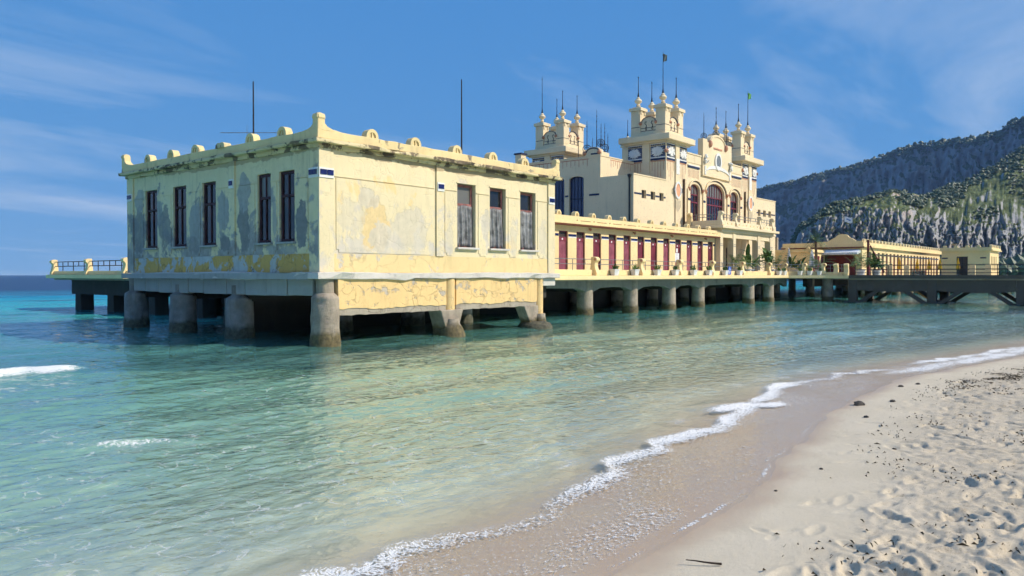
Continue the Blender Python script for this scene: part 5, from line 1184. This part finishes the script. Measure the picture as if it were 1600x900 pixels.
# tall palm
pt = thing('palm_tree', (58.6, 3.7, ZD), 'tall slim palm tree rising between the low yellow buildings', 'palm tree')
m = MB(); q = [(58.6 + .10 * math.sin(k * .5), 3.7 + .05 * k / 8, ZD + 3.2 * k / 8) for k in range(9)]
for k in range(8): m.tube(q[k], q[k + 1], .17 - .008 * k, 9, .15 - .008 * k)
m.build('trunk', 'trunk', pt); m = MB()
for k in range(22): frond(m, (58.6 + .1 * math.sin(4), 3.75, ZD + 3.15), k * 2.4, R(random.uniform(-25, 75)), random.uniform(1.0, 1.5), .30, random.uniform(1.2, 2.0), True, 7)
m.build('crown', 'leaf', pt)
# flag on the long building, derrick, timber stairs
fl = thing('flagpole', (65.4, 3.2, 6.1), 'slim flagpole with a white and blue flag over the far building gable', 'flag')
MB().tube((65.4, 3.2, 6.1), (65.4, 3.2, 8.0), .03, 6, .02).build('pole', 'iron', fl); m = MB(); vs = []
for i in range(9):
    for j in range(2): vs.append((65.42 + .55 * i / 8 * .63, 3.2 - .9 * i / 8 * .77 , 7.95 - .55 * j - .10 * i / 8 + .05 * math.sin(i * .9)))
f_ = m.add(vs, [(2 * i, 2 * i + 2, 2 * i + 3, 2 * i + 1) for i in range(8)]).build('flag_cloth', 'flagcloth', fl); f_.modifiers.new('thick', 'SOLIDIFY').thickness = .012
m = MB()
for a, b, dz in ((2, 4, .18), (4, 6, .28)): m.add([(65.40 + .55 * a / 8 * .63, 3.18 - .9 * a / 8 * .77, 7.95 - dz), (65.40 + .55 * b / 8 * .63, 3.18 - .9 * b / 8 * .77, 7.92 - dz), (65.40 + .55 * b / 8 * .63, 3.18 - .9 * b / 8 * .77, 7.80 - dz), (65.40 + .55 * a / 8 * .63, 3.18 - .9 * a / 8 * .77, 7.83 - dz)], [(0, 1, 2, 3)])
m.build('flag_print', 'flagblue', f_)
de = thing('boat_derrick', (60.2, -.4, ZD), 'dark red steel derrick mast with a leaning jib by the bridge', 'derrick')
MB().tube((60.2, -.4, 1.8), (60.2, -.4, ZD + 3.25), .13, 10, .10).build('mast', 'redsteel', de); MB().tube((60.3, -.55, ZD + 2.7), (60.9, -1.6, ZD + .3), .08, 8).build('jib', 'redsteel', de); MB().tube((60.2, -.4, ZD + 3.1), (60.9, -1.6, ZD + .4), .02, 5).build('cable', 'iron', de)
stp = thing('timber_stairs', (60, -6, 0), 'orange brown timber stairs slanting into the water under the bridge', 'stairs')
for s in (0, 1): MB().prism([(-3.6, 1.5), (-3.3, 1.5), (-6.0, -.3), (-6.3, -.3)], 'y', 59.2 + s * 1.5, 59.3 + s * 1.5).build('stringer', 'wood', stp)
for k in range(8): MB().box(59.3, 60.7, -3.85 - k * .31, -3.6 - k * .31, 1.32 - k * .207, 1.37 - k * .207).build('tread', 'wood', stp)
for s in (0, 1):
    for k in range(4): MB().tube((59.25 + s * 1.5, -3.6 - k * .75, 1.3 - k * .5), (59.25 + s * 1.5, -4.2 - k * .75, 1.6 - k * .5), .03, 5).build('rail_brace', 'wood', stp)

# ------------------------------------------------------------------ mountains
fwx, fwy = math.cos(ya), math.sin(ya); rtx, rty = math.sin(ya), -math.cos(ya)
def grid_mesh(name, P, mat):
    nt_, ns, _ = P.shape; i = (np.arange(nt_ - 1)[:, None] * ns + np.arange(ns - 1)[None, :]).ravel()
    quads = np.stack([i, i + 1, i + ns + 1, i + ns], 1); me = bpy.data.meshes.new(name)
    me.vertices.add(nt_ * ns); me.loops.add(quads.size); me.polygons.add(len(quads))
    me.vertices.foreach_set('co', P.astype(np.float32).ravel()); me.loops.foreach_set('vertex_index', quads.astype(np.int32).ravel())
    me.polygons.foreach_set('loop_start', np.arange(0, quads.size, 4, dtype=np.int32)); me.polygons.foreach_set('loop_total', np.full(len(quads), 4, dtype=np.int32))
    me.update(calc_edges=True); me.materials.append(mat); o = bpy.data.objects.new(name, me); COL.objects.link(o); return structure(o)
def rock_mat(name, a, b_, c_, veg, vegz, warm=0.0):
    m, t, b = newmat(name); p = posn(t); g = N(t, 'ShaderNodeNewGeometry'); s = N(t, 'ShaderNodeSeparateXYZ'); L(t, g.outputs['Normal'], s.inputs[0])
    c = mixc(t, ramp(t, noise(t, posn(t, (1, 1, .6)), .06, 8, .65), .35, .65), a, b_)
    c = mixc(t, math_(t, 'MULTIPLY', ramp(t, noise(t, p, .018, 6, .6), .52, .62), warm), c, c_)
    c = mixc(t, math_(t, 'MULTIPLY', ramp(t, noise(t, posn(t, (1, 1, .5)), .2, 7, .75), .5, .75), .5), c, tuple(x * .6 for x in a))
    vz = math_(t, 'ADD', s.outputs['Z'], math_(t, 'MULTIPLY', math_(t, 'SUBTRACT', noise(t, p, .05, 6), .5), .9))
    vc = mixc(t, ramp(t, noise(t, p, .12, 6, .7), .4, .65), veg, tuple(x * 2.1 for x in veg))
    c = mixc(t, ramp(t, vz, vegz, vegz + .16), c, vc); L(t, c, b.inputs['Base Color']); b.inputs['Roughness'].default_value = .95; b.inputs['Specular IOR Level'].default_value = .1
    bump(t, b, noise(t, posn(t, (1, 1, .4)), .35, 8, .7), 1.0, 1.5); return m
def cam_pt(px, f): return CAM[0] + f * (fwx + rtx * (px - 800) / 1200), CAM[1] + f * (fwy + rty * (px - 800) / 1200)
# near headland: cliff, then a wooded slope
ns, nt2 = 420, 150
px = np.linspace(1232, 1900, ns); S_ = np.linspace(0, 1, ns); T_ = np.linspace(0, 1, nt2)
ccrest = np.interp(px, [1232, 1240, 1251, 1297, 1340, 1393, 1436, 1500, 1536, 1571, 1600, 1700, 1900], [405, 378, 356, 328, 318, 305, 309, 294, 277, 257, 238, 190, 150])
ccliff = np.interp(px, [1232, 1240, 1251, 1297, 1340, 1393, 1436, 1500, 1560, 1600, 1900], [410, 385, 362, 336, 328, 328, 338, 346, 345, 352, 350])
fb = 330 + 60 * np.abs(S_ - .25); slope = np.interp(px, [1232, 1251, 1393, 1500, 1600, 1900], [12, 30, 75, 140, 230, 330])
TT, PX = np.meshgrid(T_, px, indexing='ij'); FB = np.broadcast_to(fb, TT.shape); SL = np.broadcast_to(slope, TT.shape)
tc_ = np.clip(TT / .5, 0, 1); ts = np.clip((TT - .5) / .5, 0, 1)
f0 = FB + 26 * tc_ ** 1.4 + SL * ts
hc = (429 - ccliff) / 1200 * (fb + 26) + 2.2; hcr = (429 - ccrest) / 1200 * (fb + 26 + slope) + 2.2
Z = -4 + (hc + 4) * tc_ + (hcr - hc) * np.sin(ts * math.pi / 2) ** .9
xx = PX * .27; wq = 2.2 * (fbm(xx * .3, TT * 7, 3, 99) - .5); rid = np.abs(fbm(xx * .12 + .6 * wq, TT * 2.6 + .5 * wq, 6, 101, .66) - .5) * 2; rid2 = np.abs(fbm(xx * .8 + wq, TT * 8, 4, 111, .68) - .5) * 2
cl = np.sin(np.clip(TT / .55, 0, 1) * math.pi) ** .5
f0 = f0 + cl * (20 * (rid - .4) + 6 * (rid2 - .4)) + (1 - cl) * 5 * (fbm(xx * .2, f0 * .05, 4, 121) - .5)
Z = Z + ts * (1 - ts * .5) * 9 * (fbm(xx * .12, f0 * .03, 4, 131) - .5) + np.where(TT > .05, 2.5 * (fbm(xx * .6, TT * 22, 3, 141) - .5), 0)
X, Y = cam_pt(PX, f0); hillP = np.stack([X, Y, Z], 2)
grid_mesh('headland', hillP, rock_mat('headland limestone', (0.33, 0.32, 0.31), (0.46, 0.44, 0.42), (0.50, 0.36, 0.26), (0.085, 0.100, 0.040), .66, .8))
# far cliff, seen on its shaded side
ns, nt2 = 420, 120
px = np.linspace(1120, 1950, ns); S_ = np.linspace(0, 1, ns); T_ = np.linspace(0, 1, nt2)
rg = np.interp(px, [1120, 1185, 1250, 1330, 1355, 1400, 1420, 1475, 1530, 1560, 1577, 1600, 1700, 1950], [310, 297, 283, 262, 256, 240, 231, 227, 218, 212, 197, 190, 170, 120])
fm_ = np.interp(px, [1120, 1300, 1500, 1650, 1950], [1500, 1330, 1080, 900, 700]); TT, PX = np.meshgrid(T_, px, indexing='ij'); xx = PX * 1.0
dpt = np.clip(TT / .75, 0, 1); f1 = np.broadcast_to(fm_, TT.shape) + 150 * dpt ** 1.3 + 260 * np.clip((TT - .75) / .25, 0, 1) - 90 * (1 - np.clip(TT / .3, 0, 1))
hr = (429 - rg) / 1200 * (fm_ + 150) + 2.2
prof = np.where(TT < .3, .25 * (TT / .3), .25 + .75 * ((np.clip(TT, 0, .75) - .3) / .45) ** .85)
Z = -4 + (hr + 4) * prof * np.where(TT > .75, 1 - .05 * (TT - .75) / .25, 1)
cl = np.sin(np.clip((TT - .1) / .72, 0, 1) * math.pi) ** .5
f1 = f1 + cl * (85 * (np.abs(fbm(xx * .016, TT * 3.0, 5, 201, .62) - .5) * 2 - .4) + 26 * (np.abs(fbm(xx * .10 + 2 * TT, TT * 8, 4, 211, .62) - .5) * 2 - .4))
Z = Z + np.where(TT > .3, 7 * (fbm(xx * .10, TT * 9, 4, 221) - .5), 0)
X, Y = cam_pt(PX, f1); farP = np.stack([X, Y, Z], 2)
grid_mesh('mountain', farP, rock_mat('far limestone cliff', (0.17, 0.17, 0.175), (0.27, 0.265, 0.26), (0.30, 0.22, 0.17), (0.035, 0.048, 0.02), .62, .4))
def scrub(name, P, n, tmin, tmax, s0, s1, label, edge=0.0):
    """many small trees and shrubs rooted on a slope"""
    nt_, ns, _ = P.shape; r = np.random.default_rng(5 + n); vs = []; fs = []
    ic = [(0, 0, 1)] + [(math.cos(a) * .9, math.sin(a) * .9, .35) for a in np.arange(5) * 1.2566] + [(math.cos(a + .63), math.sin(a + .63), -.3) for a in np.arange(5) * 1.2566]
    ff = [(0, 1 + k, 1 + (k + 1) % 5) for k in range(5)] + [(1 + k, 6 + k, 1 + (k + 1) % 5) for k in range(5)] + [(1 + (k + 1) % 5, 6 + k, 6 + (k + 1) % 5) for k in range(5)]
    ff = np.array(ff); ic = np.array(ic); V = []; Fc = []
    for q in range(n):
        t_ = int((tmin + (tmax - tmin) * r.random() ** (1 - edge)) * (nt_ - 1)); s_ = r.integers(1, ns - 1); b = P[t_, s_]
        if b[2] < 1: continue
        if vn(np.array([s_ * .05]), np.array([t_ * .09]), 301)[0] < .50 and edge == 0: continue
        sz = r.uniform(s0, s1)
        for c in range(3):
            o = b + np.array([r.normal(0, .45), r.normal(0, .45), .35 + r.uniform(0, .5)]) * sz; k = sz * r.uniform(.4, .7)
            V.append(ic * k * r.uniform(.65, 1.3, (11, 1)) + o); Fc.append(ff + 11 * len(Fc))
    me = bpy.data.meshes.new(name); V = np.concatenate(V); Fc = np.concatenate(Fc); me.from_pydata(V.tolist(), [], Fc.tolist()); me.materials.append(M['bush'])
    o = bpy.data.objects.new(name, me); COL.objects.link(o); return tag(o, label, 'shrubs', None, 'stuff')
scrub('headland_scrub', hillP, 8000, .51, .99, 0.35, 1.7, 'dark green pines and shrubs covering the slope above the grey cliff')
scrub('mountain_scrub', farP, 2600, .70, .80, 2.5, 5.5, 'thin dark tree line along the far mountain ridge', .3)
lowP = np.zeros((12, 300, 3)); PXl = np.linspace(1205, 1800, 300)
for i in range(12):
    x_, y_ = cam_pt(PXl, 285 + i * 4.0); lowP[i, :, 0] = x_; lowP[i, :, 1] = y_; lowP[i, :, 2] = 1.2 + i * .4
scrub('shore_trees', lowP, 1100, 0, 1, 2.5, 5, 'dark green trees along the far shore at the foot of the cliff')

# ------------------------------------------------------------------ things lying on the beach
def ground_at(x, y): return float(sand_z(np.array([x]), np.array([y]))[0])
def pebble(x, y, s, label):
    z = ground_at(x, y); s *= .72; m = MB().ball((x, y, z + s * .18), s, 10, 7, .5); m.v = [(a + random.gauss(0, s * .10), b + random.gauss(0, s * .10), c + random.gauss(0, s * .06)) for a, b, c in m.v]
    tag(m.build('pebble', 'pebble', None, True, (x, y, z)), label, 'pebble', 'dark pebbles and clumps along the tideline')
pebble(-1.05, -16.05, .13, 'largest dark stone lying at the edge of the wash'); pebble(-.55, -16.45, .07, 'dark pebble just landward of the largest stone')
pebble(-2.35, -16.5, .055, 'small dark pebble on smooth sand nearest the wash edge'); pebble(1.6, -16.1, .07, 'dark pebble up the beach past the stones, near the far foam'); pebble(2.1, -16.3, .06, 'farthest small pebble on the beach near the far foam')
pebble(-5.9, -16.95, .03, 'tiny dark pebble halfway along the smooth damp sand'); pebble(-7.0, -16.85, .025, 'tiniest pebble on the damp sand near the foreground'); pebble(-4.6, -17.4, .04, 'small pebble among the shallow footprints')
def stick(x, y, az, ln, label):
    z = ground_at(x, y); m = MB(); p = Vector((x, y, z + .015))
    for k in range(4):
        a = az + random.uniform(-.2, .2); q = p + Vector((math.cos(a), math.sin(a), random.uniform(-.02, .03))) * ln / 4; m.tube(p, q, .010 - .0015 * k, 6, .0085 - .0015 * k); p = q
    tag(m.build('driftwood_stick', 'stick', None, False, (x, y, z)), label, 'stick')
stick(-9.3, -17.3, 1.9, .26, 'thin dark stick lying on the smooth sand in the foreground'); stick(-3.1, -16.9, .4, .16, 'short twig on the damp sand farther up the beach')
w_ = MB()
wx = np.concatenate([rng.normal(3.2, 1.6, 2200), rng.uniform(-10, 9, 7000)])
wy = np.concatenate([-17.3 + rng.normal(-.2, .4, 2200), np.interp(wx[2200:], SHU, SHV) - .6 - np.abs(rng.normal(0, 1.5, 7000))])
wd_ = np.interp(wx, SHU, SHV) - wy
keep = (wd_ > .7) & (rng.random(9200) < 0.012 + sstep(.52, .70, fbm(wx * .9, wy * 1.3, 4, 401, .6)) * sstep(.7, 2.0, wd_ + .9 * (fbm(wx * .5, wy * .5, 2, 405) - .5)))
wx, wy = wx[keep], wy[keep]; wz = sand_z(wx, wy)
for k in range(len(wx)):
    x, y, z = wx[k], wy[k], wz[k] + .006; a = random.uniform(0, 6.28); l_ = random.uniform(.012, .055) * (1.8 if random.random() < .08 else 1)
    dx_, dy_ = math.cos(a) * l_, math.sin(a) * l_; nx_, ny_ = -math.sin(a) * .004, math.cos(a) * .004
    w_.add([(x - nx_, y - ny_, z), (x + nx_, y + ny_, z), (x + dx_, y + dy_, z + random.uniform(0, .025)), (x + dx_ * .5 - nx_ * 2, y + dy_ * .5 - ny_ * 2, z + .02)], [(0, 1, 2, 3)])
me_ = w_.build('seagrass_litter', 'weed'); tag(me_, 'dry brown seagrass shreds scattered over the trodden sand', 'seagrass', None, 'stuff')

# ------------------------------------------------------------------ sea air
hz, ht, hb = newmat('thin sea haze'); ht.nodes.remove(hb)
pv = N(ht, 'ShaderNodeVolumePrincipled'); pv.inputs['Color'].default_value = (0.34, 0.58, 1.0, 1); pv.inputs['Density'].default_value = 0.00011; pv.inputs['Anisotropy'].default_value = 0.0
L(ht, pv.outputs[0], ht.nodes['Material Output'].inputs['Volume'])
ztop = max(float(hillP[..., 2].max()), float(farP[..., 2].max())) + 25
hx = MB().box(-2750, 2750, -2750, 2750, -9.5, ztop); M['haze'] = hz
tag(hx.build('haze', 'haze'), 'thin blue sea haze softening the far mountain', 'haze', None, 'stuff')
